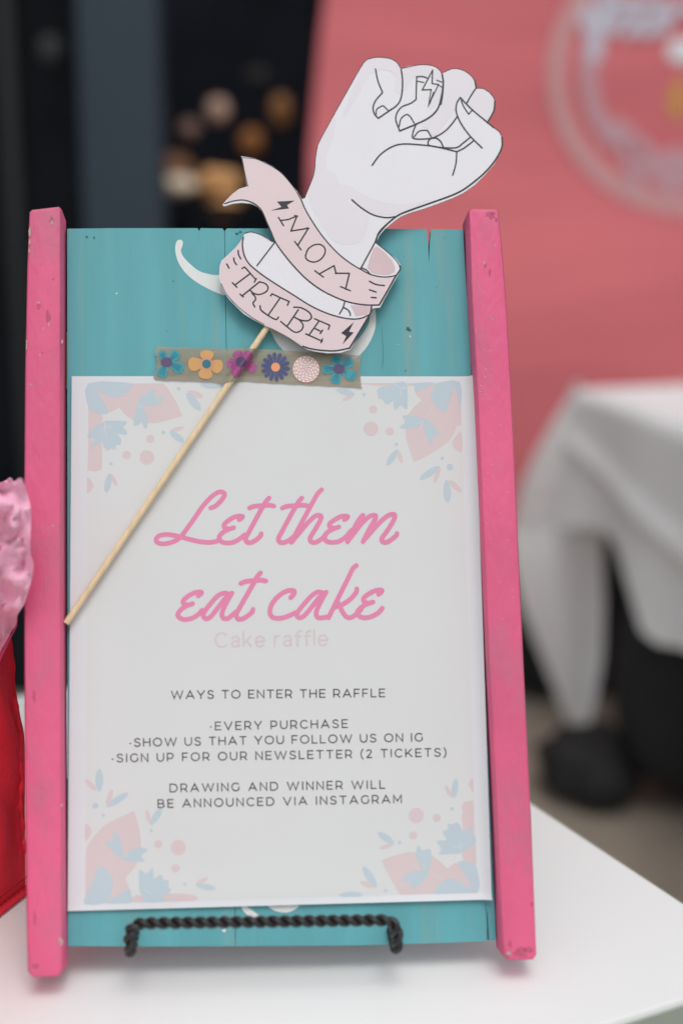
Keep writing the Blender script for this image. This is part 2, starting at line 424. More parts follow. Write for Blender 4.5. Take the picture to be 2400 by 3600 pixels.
# top and front drop as one sheet with folds
V, F = [], []
na, nb = 60, 30
fpn = Vector((e1.y, -e1.x, 0))
def on_front(px, py):
    r = ray(px, py); return CAM + r * ((FC - CAM).dot(fpn) / r.dot(fpn))
HEM = []
for x_, y_ in ((2045, 1850), (2110, 1858), (2170, 1895), (2225, 1975), (2270, 2085), (2305, 2215), (2350, 2262), (2420, 2280)):
    p_ = on_front(x_, y_); HEM.append(((p_ - FC).dot(e1), p_.z))
HEM.append((1.5, .40))
def hem(a):                                  # hem height along the front edge, dips to the right
    if a <= HEM[0][0]: return HEM[0][1]
    for (x0, y0), (x1, y1) in zip(HEM, HEM[1:]):
        if a <= x1: return y0 + (y1 - y0) * (a - x0) / (x1 - x0)
    return .40
out = -e2
for j in range(nb + 1):
    for i in range(na + 1):
        a = 1.5 * (i / na) ** 1.5
        if j <= 8:
            p = fq(a, .7 * (1 - j / 8), TZ + .002)
        else:
            t_ = (j - 8) / (nb - 8); z = TZ - (TZ - hem(a)) * t_
            f = .008 + .012 * t_ * (1 + math.sin(a * 17 + 2)) + .012 * math.exp(-((TZ - z - .10 - .22 * a) / .022) ** 2)
            p = fq(a, 0, z) + out * f
        V.append(p)
for j in range(nb):
    for i in range(na):
        k = j * (na + 1) + i; F.append((k, k + na + 1, k + na + 2, k + 1))
mesh('top_and_front_drop', (V, F), M_cloth, cl, True)
# corner flare (cone of cloth) and the lower hanging corner
def patch(rows, depth, n=14, amp=.01, fr=9, ph=0):
    """rows: list of (y, xl, xr) in photo pixels at distance depth, folded in depth"""
    V, F = [], []
    rr = []
    for (a, b) in zip(rows, rows[1:]):
        for k in range(4):
            t = k / 4; rr.append([a[q] + (b[q] - a[q]) * t for q in range(3)])
    rr.append(list(rows[-1]))
    for j, (y, xl_, xr_) in enumerate(rr):
        for i in range(n + 1):
            s = i / n; Y = depth(s, j / (len(rr) - 1)) + amp * math.sin(s * fr + ph) * (j / len(rr))
            V.append(YP(xl_ + (xr_ - xl_) * s, y, Y))
    for j in range(len(rr) - 1):
        for i in range(n):
            a = j * (n + 1) + i; F.append((a, a + n + 1, a + n + 2, a + 1))
    return V, F
mesh('corner_flare', patch([(1340, 2020, 2036), (1400, 1995, 2060), (1500, 1932, 2082), (1600, 1878, 2098), (1700, 1835, 2112), (1800, 1812, 2122), (1900, 1790, 2130)],
     lambda s, t: FC.y + .02 - .03 * s + .10 * (1 - s) * t, amp=.02, fr=7), M_cloth, cl, True)
mesh('lower_corner', patch([(1860, 1790, 2116), (2000, 1800, 2118), (2130, 1832, 2124), (2300, 1900, 2118), (2450, 1960, 2094), (2560, 2000, 2068), (2645, 2028, 2042)],
     lambda s, t: FC.y - .01 + .05 * (1 - s) + .03 * t, amp=.015, fr=9, ph=1), M_cloth, cl, True)

# ---- black things under the far table
def gp(px, py): return HP(px, py, 0)
b1 = gp(2420, 2960)
t = thing('duffel_bag', 'large black bag standing under the hem of the far tablecloth', 'bag', (b1.x + .05, b1.y + .15, 0))
mesh('bag_body', blob((b1.x + .16, b1.y + .17, .27), (.25, .15, .29), .15, 3, 4, 2, .75), M_black, t, True)
mesh('strap', tube(crom([(b1.x - .06, b1.y + .15, .40), (b1.x - .02, b1.y + .13, .60), (b1.x + .12, b1.y + .13, .62), (b1.x + .16, b1.y + .15, .45)], 6), .014, 8), M_black, t, True)
b2 = gp(2060, 2860)
t = thing('rucksack', 'round black rucksack lying on the paving below the tip of the hanging cloth', 'bag', (b2.x, b2.y + .08, 0))
mesh('bag_body', blob((b2.x + .02, b2.y + .09, .063), (.095, .09, .065), .2, 4, 4, 4, .85), M_black, t, True)
mesh('pocket', blob((b2.x + .03, b2.y + .015, .055), (.055, .05, .05), .2, 4, 3, 14, .85), M_black, t, True)
t = thing('folded_chair', 'folded black chair leaning under the far table behind the bags', 'chair', (.62, 3.02, 0))
mesh('seat_panel', box((.63, 3.08, .27), (.42, .05, .46), Matrix.Rotation(rad(-8), 3, 'X')), M_black, t)
mesh('back_panel', box((.63, 3.16, .29), (.36, .03, .50), Matrix.Rotation(rad(-8), 3, 'X')), M_black, t)
for x in (.44, .82): mesh('leg', tube([(x, 3.0, 0.01), (x, 3.12, .54)], .012, 8), M_black, t)
b3 = gp(1890, 2480)
t = thing('crate', 'black crate far back on the paving between the pink post and the hanging cloth', 'crate', (b3.x + .02, b3.y + .12, 0))
for i in range(4): mesh('side_slat', box((b3.x + .04, b3.y + .05, .045 + .075 * i), (.26, .015, .066)), M_black, t)
mesh('crate_box', box((b3.x + .04, b3.y + .17, .16), (.26, .22, .30)), M_black, t)

# ================================================================ WHITE TABLE
b0, b1_ = HP(1868, 2820, TZ), HP(2400, 3170, TZ); bdir = (b1_ - b0).normalized()
cdir = Vector((bdir.y, -bdir.x, 0)); cdir = cdir if cdir.x < 0 else -cdir
C1 = HP(2280, 3550, TZ); A1 = HP(60, 2445, TZ)
Rc = b0 + bdir * (C1 - b0).dot(bdir); Fc = b0 + bdir * (A1 - b0).dot(bdir)
tc_ = (Rc + Fc) / 2 + cdir * .6
tab = thing('display_table', 'white topped table that the sign, the easel and the red bag stand on', 'table', (tc_.x, tc_.y, 0))
q = [Fc, Rc, Rc + cdir * 1.22, Fc + cdir * 1.22]
dn = Vector((0, 0, -.022))
o = mesh('table_top', prism([p.copy() for p in q], [p + dn for p in q]), M_table, tab); bevel(o, .003, 3)
cen = sum(q, Vector()) / 4
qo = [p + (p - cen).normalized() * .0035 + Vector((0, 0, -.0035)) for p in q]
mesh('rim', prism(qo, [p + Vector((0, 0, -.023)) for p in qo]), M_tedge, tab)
for p in q:
    g = p.lerp(cen, .16); mesh('leg', tube([(g.x, g.y, 0), (g.x, g.y, TZ - .022)], .0125, 12), M_steel, tab, True)
for a, b in ((0, 1), (2, 3)):
    g, h = q[a].lerp(cen, .16), q[b].lerp(cen, .16); mesh('brace', tube([(g.x, g.y, .30), (h.x, h.y, .30)], .009, 10), M_steel, tab, True)

# ================================================================ THE SIGN
sign = thing('board_sign', 'teal painted wooden board between two pink posts standing in the wire easel', 'sign', SO, SROT)
PT = 0.0145                                   # posts stand this proud of the board
BT = 0.007                                    # board thickness
def pris(pts, n0, n1): return prism([SP(x, y, n0) for x, y in pts], [SP(x, y, n0) + SN * (n1 - n0) for x, y in pts])
g1 = 789
jb = SP(789, 816, 0) - SO; ju = jb.dot(SU)    # the joint runs up the board at this place
def onboard(u, v): return SO + SU * u + SV * v
def tpx(p):                                   # world -> photo pixels (for building joints parallel to the board's side)
    r = p - CAM; z = r.dot(FWD); return (1200 + FPX * r.dot(RIGHT) / z, 1800 - FPX * r.dot(UPV) / z)
bot = tpx(onboard(ju, 0)); bx = bot[0]
pl1 = [(236, 803), (400, 801), (694, 801), (700, 812), (705, 801), (782, 802), (788.3, 812), (bx - 1.2, 3328), (500, 3329), (238, 3327)]
pl2 = [(790.0, 812), (797, 802), (1100, 802), (1498, 804), (1504, 850), (1507.5, 925), (1510, 850), (1515, 804.5), (1627, 807), (1652, 1256), (1700, 2296), (1743, 3306), (1719, 3309), (1713, 3200), (1709, 3310),
       (1500, 3318), (1250, 3325), (bx + 1.2, 3328)]
for pts in (pl1, pl2):
    o = mesh('plank', pris(pts, 0, -BT), M_teal, sign)
mesh('tongue', box(onboard(ju, .19) - SN * .0045, (.004, .003, .375), SROT), M_teal, sign)
for v in (.07, .31):
    mesh('batten', box(onboard(0, v) - SN * (BT + .0075), (.222, .013, .03), SROT), M_rawwood, sign)
# posts (the photographed outline of each front face, extruded back)
lpost = [(101, 740), (110, 731), (205, 720), (215, 730), (215, 1300), (215, 1800), (216, 2400), (219, 2900), (222, 3300), (221, 3410), (205, 3437), (112, 3440), (95, 3418), (89, 3100), (84, 2700), (83, 2300), (82, 1800), (86, 1300), (93, 950)]
rpost = [(1646, 738), (1655, 728), (1742, 728), (1754, 736), (1770, 905), (1784, 1096), (1800, 1384), (1841, 2296), (1870, 2900), (1886, 3310), (1888, 3360), (1876, 3378), (1788, 3380), (1769, 3352), (1762, 3290), (1745, 2900), (1715, 2296), (1676, 1396), (1655, 1033)]
def cham(pts, n0, n1, c=.0018):
    """post: outline with a small chamfer all round the front edge"""
    P = [SP(x, y, n0) for x, y in pts]; n = len(P); cen = sum(P, Vector()) / n
    ins = []
    for i, p in enumerate(P):
        a = (P[i] - P[i - 1]).normalized(); b = (P[(i + 1) % n] - P[i]).normalized(); t = (a + b).normalized()
        s = SN.cross(t).normalized()
        q_ = p + s * c
        if geometry.intersect_point_line(q_, p, p + t)[0] is None: pass
        ins.append((p, s))
    # choose the side that points inwards (by area sign)
    area = sum((P[i] - cen).cross(P[(i + 1) % n] - cen).dot(SN) for i in range(n)); sg = 1 if area > 0 else -1
    L0 = [p + s * c * 1.6 * sg for p, s in ins]; L1 = [p + s * c * .5 * sg - SN * c * .35 for p, s in ins]; L2 = [p - SN * c * 1.4 for p, s in ins]
    L3 = [p + SN * (n1 - n0) for p, s in ins]
    tri = geometry.tessellate_polygon([L0]); V = L0 + L1 + L2 + L3
    F = [tuple(t) for t in tri] + [tuple(i + 3 * n for i in reversed(t)) for t in tri]
    for k in range(3):
        F += [(k * n + i, k * n + (i + 1) % n, (k + 1) * n + (i + 1) % n, (k + 1) * n + i) for i in range(n)]
    return fixn((V, F))
for pts, dep, lb in ((lpost, .0195, 'left pink post with grey chips along its outer edge'), (rpost, .022, 'right pink post with a brown scuffed lower end')):
    o = mesh('post', cham(pts, PT, PT - dep), M_pink, sign); o['label'] = lb
    for p in o.data.polygons: p.use_smooth = True
    o.modifiers.new('edge', 'EDGE_SPLIT').split_angle = rad(32)
# worn marks on the posts: chips, scuffs, knots
def smudge(px, py, rx, ry, n, seed, k=11):
    rnd = random.Random(seed); P = []
    for i in range(k):
        a = 2 * math.pi * i / k; r = 1 + rnd.uniform(-.45, .35)
        P.append(SP(px + math.cos(a) * rx * r, py + math.sin(a) * ry * r, n))
    return flat(P)
chips = [(104, 815, 3.5, 20), (103, 880, 3, 10), (104, 850, 2.5, 12), (94, 1210, 3.5, 20), (111, 1352, 5, 4), (218, 1200, 3, 6), (136, 1063, 4, 4), (172, 1140, 4, 9), (140, 1248, 4, 3), (153, 1155, 3, 6),
         (183, 780, 5, 9), (216, 2833, 5, 5), (187, 1850, 6, 4), (183, 3300, 0, 0), (1739, 862, 3, 5), (1702, 925, 4, 7), (1722, 1110, 4, 3), (1731, 1120, 3, 3), (1724, 1232, 3, 3), (1788, 3352, 9, 9), (214, 3310, 7, 14)]
each('chip', [smudge(x, y, rx, ry, PT + .00012, i) for i, (x, y, rx, ry) in enumerate(chips) if rx], M_bare, sign)
scuffs = [(182, 772, 9, 17), (187, 982, 5, 4), (137, 1076, 8, 12), (170, 1110, 8, 22), (1717, 752, 12, 9), (1730, 758, 12, 12), (1745, 770, 5, 9), (1706, 932, 6, 10), (1720, 958, 6, 12), (1792, 3320, 7, 14), (1835, 3345, 20, 13), (1858, 3340, 20, 12), (1812, 3352, 10, 8), (1868, 3180, 7, 8),
          (120, 2450, 5, 24), (122, 3230, 5, 28), (150, 1240, 5, 3), (1721, 2940, 3, 3), (1826, 3360, 24, 4), (125, 3400, 12, 10), (84, 2960, 3, 8)]
M_scuff = mat('scuffed pink', (.50, .13, .19), .8, var=.25, vs=400, alpha=.36)
each('scuff', [smudge(x, y, rx, ry, PT + .00008 + i * 1e-6, 50 + i) for i, (x, y, rx, ry) in enumerate(scuffs)], M_scuff, sign)
specks = []
rs = random.Random(3)
for i in range(46):
    v = rs.uniform(1000, 2250); L_ = 1655 + (v - 1033) * .0475; specks.append(smudge(L_ + rs.uniform(14, 100), v, rs.uniform(1.2, 3.4), rs.uniform(1, 2.4), PT + .0001, 200 + i, 6))
mesh('paint_speck', merge(*specks), mat('lighter pink speck', (.80, .27, .38), .5), sign)['kind'] = 'stuff'
# hairline grooves, dents in the board
def pz(o_): return SP
bp = lambda x, y, l: SP(x, y, .00006 + l)
def sst(name, lines, wpx, m, parent, n=.0, **k):
    LAY[0] = 0
    return mesh(name, strokes([(l[0], l[1] * .000148) if isinstance(l, tuple) and isinstance(l[0], list) else l for l in lines], lambda x, y, l: SP(x, y, n + l), wpx * .000148, **k), m, parent)
for l_ in [([(1341, 1145), (1346, 1240), (1343, 1300)], 1.6), ([(698, 815), (699, 850)], 1.2), ([(1705, 3174), (1711, 3230), (1714, 3294)], 3), ([(905, 3170), (908, 3328)], 1.0)]:
    sst('groove', [l_], 1.5, mat('groove shade', (.05, .16, .18), .8), sign, .0001, taper=.6)
each('dent', [smudge(x, y, r, r * .9, .00012, 400 + i, 9) for i, (x, y, r) in enumerate([(1434, 1156, 7), (1441, 1160, 5), (1425, 1303, 3), (609, 988, 2.5), (1420, 900, 2.2), (588, 1163, 2), (330, 835, 5), (306, 832, 5), (832, 820, 6), (845, 815, 5), (1560, 835, 2), (1535, 1010, 2), (1478, 1060, 2)])],
     mat('dent shade', (.045, .15, .15), .9), sign)
each('white_fleck', [smudge(x, y, r, r, .00014, 500 + i, 7) for i, (x, y, r) in enumerate([(1441, 1183, 2.6), (1440, 1178, 1.5), (1400, 1210, 1.5), (788, 3273, 8), (410, 1030, 3)])], M_swirl, sign)
sw = lambda L_: [(550 + x * .606, 780 + y * .606) for x, y in L_]
def fill(name, polys, m, parent, n, close=True, k=4, st=4e-6):
    return mesh(name, merge(*[flat([SP(p.x, p.y, n + i * st) for p in crom(P, k, True)]) if k > 1 else flat([SP(x, y, n + i * st) for x, y in P]) for i, P in enumerate(polys)]), m, parent)
W1 = sw([(120, 108), (140, 102), (153, 115), (150, 140), (142, 165), (155, 200), (195, 243), (250, 285), (320, 305), (385, 318), (420, 400), (395, 424), (360, 414), (300, 387), (230, 347), (170, 297), (130, 240), (112, 185), (109, 140)])
W2 = sw([(1262, 490), (1272, 540), (1267, 620), (1235, 700), (1190, 760), (1140, 800), (1040, 810), (980, 780), (1100, 745), (1150, 700), (1200, 640), (1232, 580), (1240, 510)])
W3 = sw([(650, 610), (672, 655), (700, 705), (750, 760), (810, 805), (900, 815), (1000, 810), (960, 770), (880, 745), (800, 700), (740, 655), (700, 620)])
W4 = [(850, 3180), (872, 3192), (912, 3222), (900, 3234), (878, 3226), (852, 3200)]
W5 = [(945, 3180), (1045, 3183), (1040, 3196), (1015, 3208), (985, 3208), (955, 3198)]
for i, W_ in enumerate((W1, W2, W3, W4, W5)): fill('painted_swirl', [W_], M_swirl, sign, .00015 + i * 5e-6)

# ================================================================ PRINTED NOTICE
NP = .0016
def pcol(s): return NP + (.0035 * max(0, (s - .972) / .028) ** 2)
cTL, cTR, cBR, cBL = SP(252, 1322, pcol(0)), SP(1668, 1317, pcol(1)), SP(1728, 3165, pcol(1)), SP(238, 3204, pcol(0))
note = thing('printed_notice', 'white raffle notice with pale flowers in its corners, taped to the teal board', 'notice', (cBL + cBR) / 2, SROT)
def paperpt(s, t): return cTL.lerp(cTR, s).lerp(cBL.lerp(cBR, s), t)
V, F = [], []
nx, ny = 150, 150
for j in range(ny + 1):
    for i in range(nx + 1):
        s, t_ = i / nx, j / ny
        p = paperpt(s, t_); n = (p - SO).dot(SN)
        base_n = pcol(s)
        p = p + SN * (base_n - n) + SN * (.0016 * max(0, (t_ - .991) / .009) * (.3 + .7 * s))
        V.append(p)
nf = len(V)
V += [v - SN * .00025 for v in V]
for j in range(ny):
    for i in range(nx):
        a = j * (nx + 1) + i; F.append((a, a + nx + 1, a + nx + 2, a + 1)); F.append((nf + a, nf + a + 1, nf + a + nx + 2, nf + a + nx + 1))
def rim(idx):
    for a, b in zip(idx, idx[1:]): F.append((a, b, b + nf, a + nf))
rim([i for i in range(nx + 1)]); rim([(ny) * (nx + 1) + i for i in range(nx, -1, -1)])
rim([j * (nx + 1) for j in range(ny, -1, -1)]); rim([j * (nx + 1) + nx for j in range(ny + 1)])
mesh('sheet', fixn((V, F)), M_paper, note, True).modifiers.new('edge', 'EDGE_SPLIT').split_angle = rad(50)
NI = NP + .00004
fill('printed_panel', [[(311, 1347), (1616, 1343), (1676, 3146), (300, 3181)]], M_ink, note, NI, k=1)
ZA = lambda L_: [(200 + x * .44643, 1280 + y * .44643) for x, y in L_]
ZB = lambda L_: [(1100 + x * .44643, 1280 + y * .44643) for x, y in L_]
ZC = lambda L_: [(200 + x * .44643, 2650 + y * .44643) for x, y in L_]
ZD = lambda L_: [(1100 + x * .44643, 2650 + y * .44643) for x, y in L_]
def leaf(x0, y0, x1, y1, w):                     # pointed oval from (x0,y0) to (x1,y1)
    dx, dy = x1 - x0, y1 - y0; L_ = math.hypot(dx, dy); nx_, ny_ = -dy / L_, dx / L_
    pr = [(0, 0), (.12, .55), (.35, .95), (.6, 1), (.85, .7), (1, .12)]
    A = [(x0 + dx * t + nx_ * w / 2 * k, y0 + dy * t + ny_ * w / 2 * k) for t, k in pr]
    B_ = [(x0 + dx * t - nx_ * w / 2 * k, y0 + dy * t - ny_ * w / 2 * k) for t, k in reversed(pr[1:])]
    return A + B_
def disc(x, y, r, n=12, lob=0):
    return [(x + math.cos(2 * math.pi * i / n) * r * (1 + (lob if i % 2 else -lob)), y + math.sin(2 * math.pi * i / n) * r * (1 + (lob if i % 2 else -lob))) for i in range(n)]
florals = {
 'TL': (ZA, [
   ('p1', [(248, 150), (840, 152), (880, 200), (935, 290), (990, 410), (880, 440), (780, 466), (700, 462), (600, 440), (540, 400), (487, 342), (440, 370), (400, 385), (355, 390), (362, 440), (300, 500), (248, 545)]),
   ('p1', [(248, 560), (300, 620), (350, 610), (358, 700), (352, 830), (300, 845), (242, 838)]),
   ('p1', [(238, 888), (270, 915), (290, 960), (270, 1000), (236, 1018)]),
   ('b', [(248, 150), (585, 150), (560, 210), (520, 245), (470, 262), (410, 252), (350, 222), (312, 190), (350, 270), (405, 383), (350, 390), (300, 375), (248, 335)]),
   ('b', [(640, 310), (660, 265), (710, 225), (770, 200), (775, 258), (838, 262), (815, 300), (760, 322), (650, 322)]),
   ('b', [(638, 310), (670, 330), (700, 390), (716, 450), (702, 512), (680, 485), (665, 460), (640, 478), (608, 485), (606, 440), (620, 370)]),
   ('b', [(370, 450), (440, 445), (545, 450), (540, 480), (522, 492), (555, 540), (530, 556), (475, 545), (505, 590), (502, 632), (470, 635), (455, 672), (425, 665), (400, 682), (372, 655), (352, 610), (322, 628), (285, 655), (278, 625), (290, 590), (246, 575), (246, 545), (300, 490)]),
   ('b', leaf(1020, 225, 1130, 365, 62)), ('p', leaf(1030, 212, 1150, 258, 44)), ('b', leaf(888, 528, 1000, 615, 52)), ('p', leaf(890, 525, 1000, 498, 34)),
   ('b', leaf(416, 860, 388, 1012, 50)), ('p', leaf(420, 862, 472, 960, 34)), ('p', disc(550, 715, 33)), ('p', disc(735, 588, 32)), ('p', disc(708, 735, 58, 16, .03)),
   ('b', disc(838, 538, 14)), ('b', disc(427, 784, 13)), ('b', disc(958, 192, 14)), ('b', [(1135, 150), (1300, 150), (1285, 182), (1220, 190), (1160, 182)]),
   ('w', [(520, 262), (600, 300)]), ('w', [(650, 322), (720, 360)]), ('w', [(650, 325), (665, 350)]), ('w', [(375, 460), (380, 520), (400, 560)]), ('w', [(378, 490), (440, 498)]),
   ('w', [(738, 348), (738, 352)]), ('w', [(724, 372), (724, 376)]), ('w', [(740, 374), (740, 378)]), ('w', [(380, 495), (345, 525)]), ('w', [(720, 740), (722, 744)])]),
 'TR': (ZB, [
   ('p', [(390, 150), (795, 150), (760, 172), (700, 165), (560, 172), (480, 168), (395, 155)]),
   ('p1', [(970, 150), (1155, 142), (1167, 478), (1130, 490), (1110, 545), (1075, 600), (1000, 660), (900, 722), (792, 775), (760, 680), (730, 580), (728, 500), (745, 400), (790, 340), (852, 286), (820, 250), (800, 215), (870, 170)]),
   ('b', [(795, 150), (955, 146), (870, 190), (806, 216), (798, 180)]),
   ('b', [(985, 146), (1155, 142), (1162, 345), (1145, 300), (1120, 180), (1080, 280), (1040, 376), (985, 350), (945, 300), (930, 240), (945, 190)]),
   ('b', [(640, 150), (735, 150), (742, 345), (712, 338), (688, 322), (665, 345), (645, 362), (632, 310), (636, 285), (600, 310), (572, 315), (550, 280), (515, 270), (512, 235), (503, 208), (530, 180), (600, 170)]),
   ('b', [(870, 430), (800, 410), (705, 405), (725, 458), (682, 492), (720, 510), (800, 500), (860, 470)]),
   ('b', [(872, 432), (920, 455), (965, 500), (1000, 555), (945, 568), (940, 628), (900, 590), (880, 520)]),
   ('p', [(1167, 540), (1130, 560), (1098, 610), (1108, 655), (1140, 682), (1175, 685)]),
   ('b', leaf(178, 200, 328, 235, 44)), ('p', leaf(322, 242, 232, 285, 34)), ('b', leaf(665, 672, 582, 795, 50)), ('p', leaf(668, 675, 700, 782, 32)),
   ('b', leaf(995, 803, 838, 910, 52)), ('p', leaf(998, 808, 955, 935, 38)), ('b', leaf(1052, 912, 1060, 1090, 60)), ('p', leaf(1070, 915, 1165, 1005, 44)),
   ('p', disc(473, 356, 32)), ('p', disc(604, 530, 32)), ('p', disc(455, 508, 57, 16, .03)), ('b', disc(402, 238, 13)), ('b', disc(656, 630, 13)), ('b', disc(1017, 742, 14)), ('b', disc(1078, 810, 25)),
   ('w', [(868, 450), (840, 510)]), ('w', [(865, 455), (805, 470)]), ('w', [(935, 330), (905, 410)]), ('w', [(735, 182), (690, 185), (640, 160)]), ('w', [(692, 250), (690, 205), (720, 190)]), ('w', [(450, 518), (450, 522)]), ('w', [(822, 530), (822, 534)])]),
 'BL': (ZC, [
   ('p1', [(225, 860), (235, 740), (290, 650), (380, 560), (480, 510), (608, 450), (640, 560), (662, 680), (660, 780), (620, 890), (538, 985), (570, 1060), (585, 1120), (600, 1165), (380, 1180), (225, 1185)]),
   ('p', [(590, 1140), (640, 1112), (700, 1130), (830, 1105), (1060, 1112), (1070, 1165), (600, 1172)]),
   ('p', [(225, 560), (258, 575), (275, 620), (255, 660), (225, 690)]),
   ('b', [(225, 1190), (225, 1125), (270, 1040), (330, 890), (390, 920), (430, 960), (440, 1020), (425, 1090), (375, 1180)]),
   ('b', [(385, 1180), (470, 1120), (570, 1070), (585, 1120), (580, 1178)]),
   ('b', [(505, 820), (440, 770), (380, 700), (440, 685), (442, 612), (480, 640), (510, 720), (515, 800)]),
   ('b', [(505, 820), (560, 780), (640, 740), (718, 758), (672, 795), (668, 820), (690, 852), (600, 850), (530, 840)]),
   ('b', [(650, 1080), (645, 1000), (650, 915), (705, 945), (755, 900), (765, 980), (820, 955), (840, 995), (880, 1000), (878, 1050), (900, 1075), (870, 1108), (820, 1120), (860, 1165), (700, 1172), (665, 1110)]),
   ('b', leaf(332, 300, 334, 118, 60)), ('p', leaf(310, 292, 225, 205, 42)), ('b', leaf(392, 420, 560, 312, 52)), ('p', leaf(392, 415, 435, 285, 40)),
   ('b', leaf(738, 565, 825, 430, 52)), ('p', leaf(735, 560, 705, 445, 34)), ('b', leaf(1090, 1035, 1250, 1065, 46)), ('p', leaf(1095, 1025, 1190, 980, 34)),
   ('p', disc(797, 715, 32)), ('p', disc(935, 905, 33)), ('p', disc(955, 740, 60, 16, .03)), ('b', disc(303, 412, 24)), ('b', disc(366, 488, 13)), ('b', disc(742, 606, 13)), ('b', disc(1008, 1030, 13)),
   ('w', [(515, 815), (560, 800)]), ('w', [(690, 1070), (740, 1110)])]),
 'BR': (ZD, [
   ('p1', [(1282, 715), (1288, 1112), (960, 1118), (700, 1128), (650, 1060), (590, 950), (535, 842), (640, 805), (750, 775), (850, 780), (930, 800), (1000, 850), (1055, 906), (1110, 865), (1185, 850), (1170, 790), (1215, 750)]),
   ('p1', [(1262, 370), (1272, 632), (1180, 625), (1172, 500), (1180, 455), (1168, 420), (1190, 380)]),
   ('p', [(1258, 195), (1232, 215), (1226, 245), (1245, 285), (1264, 305)]),
   ('b', [(968, 1112), (985, 1050), (1030, 1000), (1090, 988), (1170, 1015), (1250, 1070), (1200, 960), (1140, 865), (1185, 845), (1240, 860), (1286, 892), (1290, 1110)]),
   ('b', [(905, 940), (840, 925), (760, 940), (700, 990), (720, 1008), (765, 1005), (770, 1060), (820, 1050), (880, 990)]),
   ('b', [(905, 935), (860, 900), (820, 830), (812, 760), (832, 725), (860, 765), (905, 752), (930, 770), (928, 850)]),
   ('b', [(1165, 785), (1080, 792), (992, 795), (1010, 750), (975, 690), (1050, 680), (1020, 620), (1060, 595), (1062, 555), (1100, 558), (1130, 542), (1160, 570), (1185, 615), (1255, 572), (1248, 625), (1274, 650), (1278, 710), (1220, 745)]),
   ('b', leaf(1108, 352, 1125, 198, 50)), ('p', leaf(1095, 350, 1042, 255, 34)), ('b', leaf(638, 712, 512, 622, 52)), ('p', leaf(630, 715, 525, 748, 34)),
   ('b', leaf(500, 1055, 395, 892, 58)), ('p', leaf(490, 1055, 370, 1012, 44)), ('b', leaf(202, 1115, 390, 1112, 46)),
   ('p', disc(812, 488, 60, 16, .03)), ('p', disc(973, 508, 32)), ('p', disc(788, 645, 32)), ('b', disc(1095, 435, 14)), ('b', disc(682, 700, 14)), ('b', disc(572, 1080, 14)), ('b', [(480, 1138), (500, 1116), (518, 1136)]),
   ('w', [(880, 920), (865, 870)]), ('w', [(875, 925), (800, 885)]), ('w', [(1165, 770), (1150, 690)]), ('w', [(1160, 740), (1100, 735)]), ('w', [(1165, 745), (1190, 700)]), ('w', [(945, 960), (1010, 990)])]),
}
for key, (zf, items) in florals.items():
    pk = [zf(P) for c_, P in items if c_ == 'p1'] + [zf(P) for c_, P in items if c_ == 'p']
    n1 = len([1 for c_, P in items if c_ == 'p1'])
    bl = [zf(P) for c_, P in items if c_ == 'b']; wl = [zf(P) for c_, P in items if c_ == 'w']
    vf = merge(merge(*[flat([SP(x, y, NI + .00001 + i * 2e-6) for x, y in P]) for i, P in enumerate(pk[:n1])]),
               merge(*[flat([SP(p.x, p.y, NI + .00002 + i * 2e-6) for p in crom(P, 3, True)]) for i, P in enumerate(pk[n1:])]))
    mesh('pink_flower_print', vf, M_fp, note)
    mesh('blue_flower_print', merge(*[flat([SP(p.x, p.y, NI + .00005 + i * 2e-6) for p in (crom(P, 3, True) if len(P) > 4 else [Vector((*a, 0)) for a in P])]) for i, P in enumerate(bl)]), M_fb, note)
    for l_ in wl: sst('stamen_print', [l_], 1.6, M_white_ln, note, NI + .00009)

# ---- lettering
ZS = lambda L_: [(500 + x * .60587, 1650 + y * .60587) for x, y in L_]
head1 = [[(397, 224), (425, 212), (462, 175), (477, 148), (468, 133), (440, 133), (400, 160), (350, 215), (305, 280), (262, 340), (222, 393), (180, 420), (130, 432), (92, 427), (80, 408), (98, 386), (145, 378), (200, 387), (262, 403), (330, 419), (390, 424), (430, 418)],
 [(562, 292), (578, 281), (578, 272), (545, 273), (505, 293), (476, 320), (480, 340), (505, 345), (530, 338)], [(505, 345), (468, 366), (446, 392), (455, 416), (485, 427), (530, 422), (570, 400), (592, 380)],
 [(735, 166), (715, 190), (690, 232), (650, 305), (618, 365), (600, 400), (606, 421), (630, 425), (662, 408), (684, 388), (690, 374)], [(622, 224), (650, 214), (700, 210), (740, 208), (763, 213)],
 [(925, 166), (905, 190), (880, 232), (840, 305), (805, 370), (790, 400), (796, 421), (820, 425), (850, 412), (882, 388)], [(812, 224), (840, 214), (890, 210), (930, 208), (962, 212)],
 [(1040, 118), (1018, 140), (990, 188), (950, 262), (905, 345), (865, 424)], [(868, 420), (910, 370), (960, 310), (1005, 270), (1035, 270), (1034, 292), (1005, 345), (975, 395), (978, 420), (1005, 424), (1040, 404), (1062, 384)],
 [(1172, 292), (1188, 281), (1188, 272), (1155, 273), (1115, 293), (1086, 316), (1090, 334), (1115, 341), (1140, 334)], [(1115, 341), (1078, 362), (1056, 390), (1065, 414), (1095, 424), (1140, 418), (1180, 392), (1212, 355)],
 [(1280, 266), (1262, 285), (1232, 335), (1190, 420)], [(1192, 416), (1228, 370), (1275, 310), (1320, 272), (1352, 268), (1350, 290), (1318, 345), (1280, 420)], [(1282, 416), (1325, 365), (1385, 300), (1430, 266), (1462, 262), (1460, 290), (1425, 350), (1390, 400), (1396, 421), (1420, 422), (1452, 402), (1474, 382), (1477, 372)]]
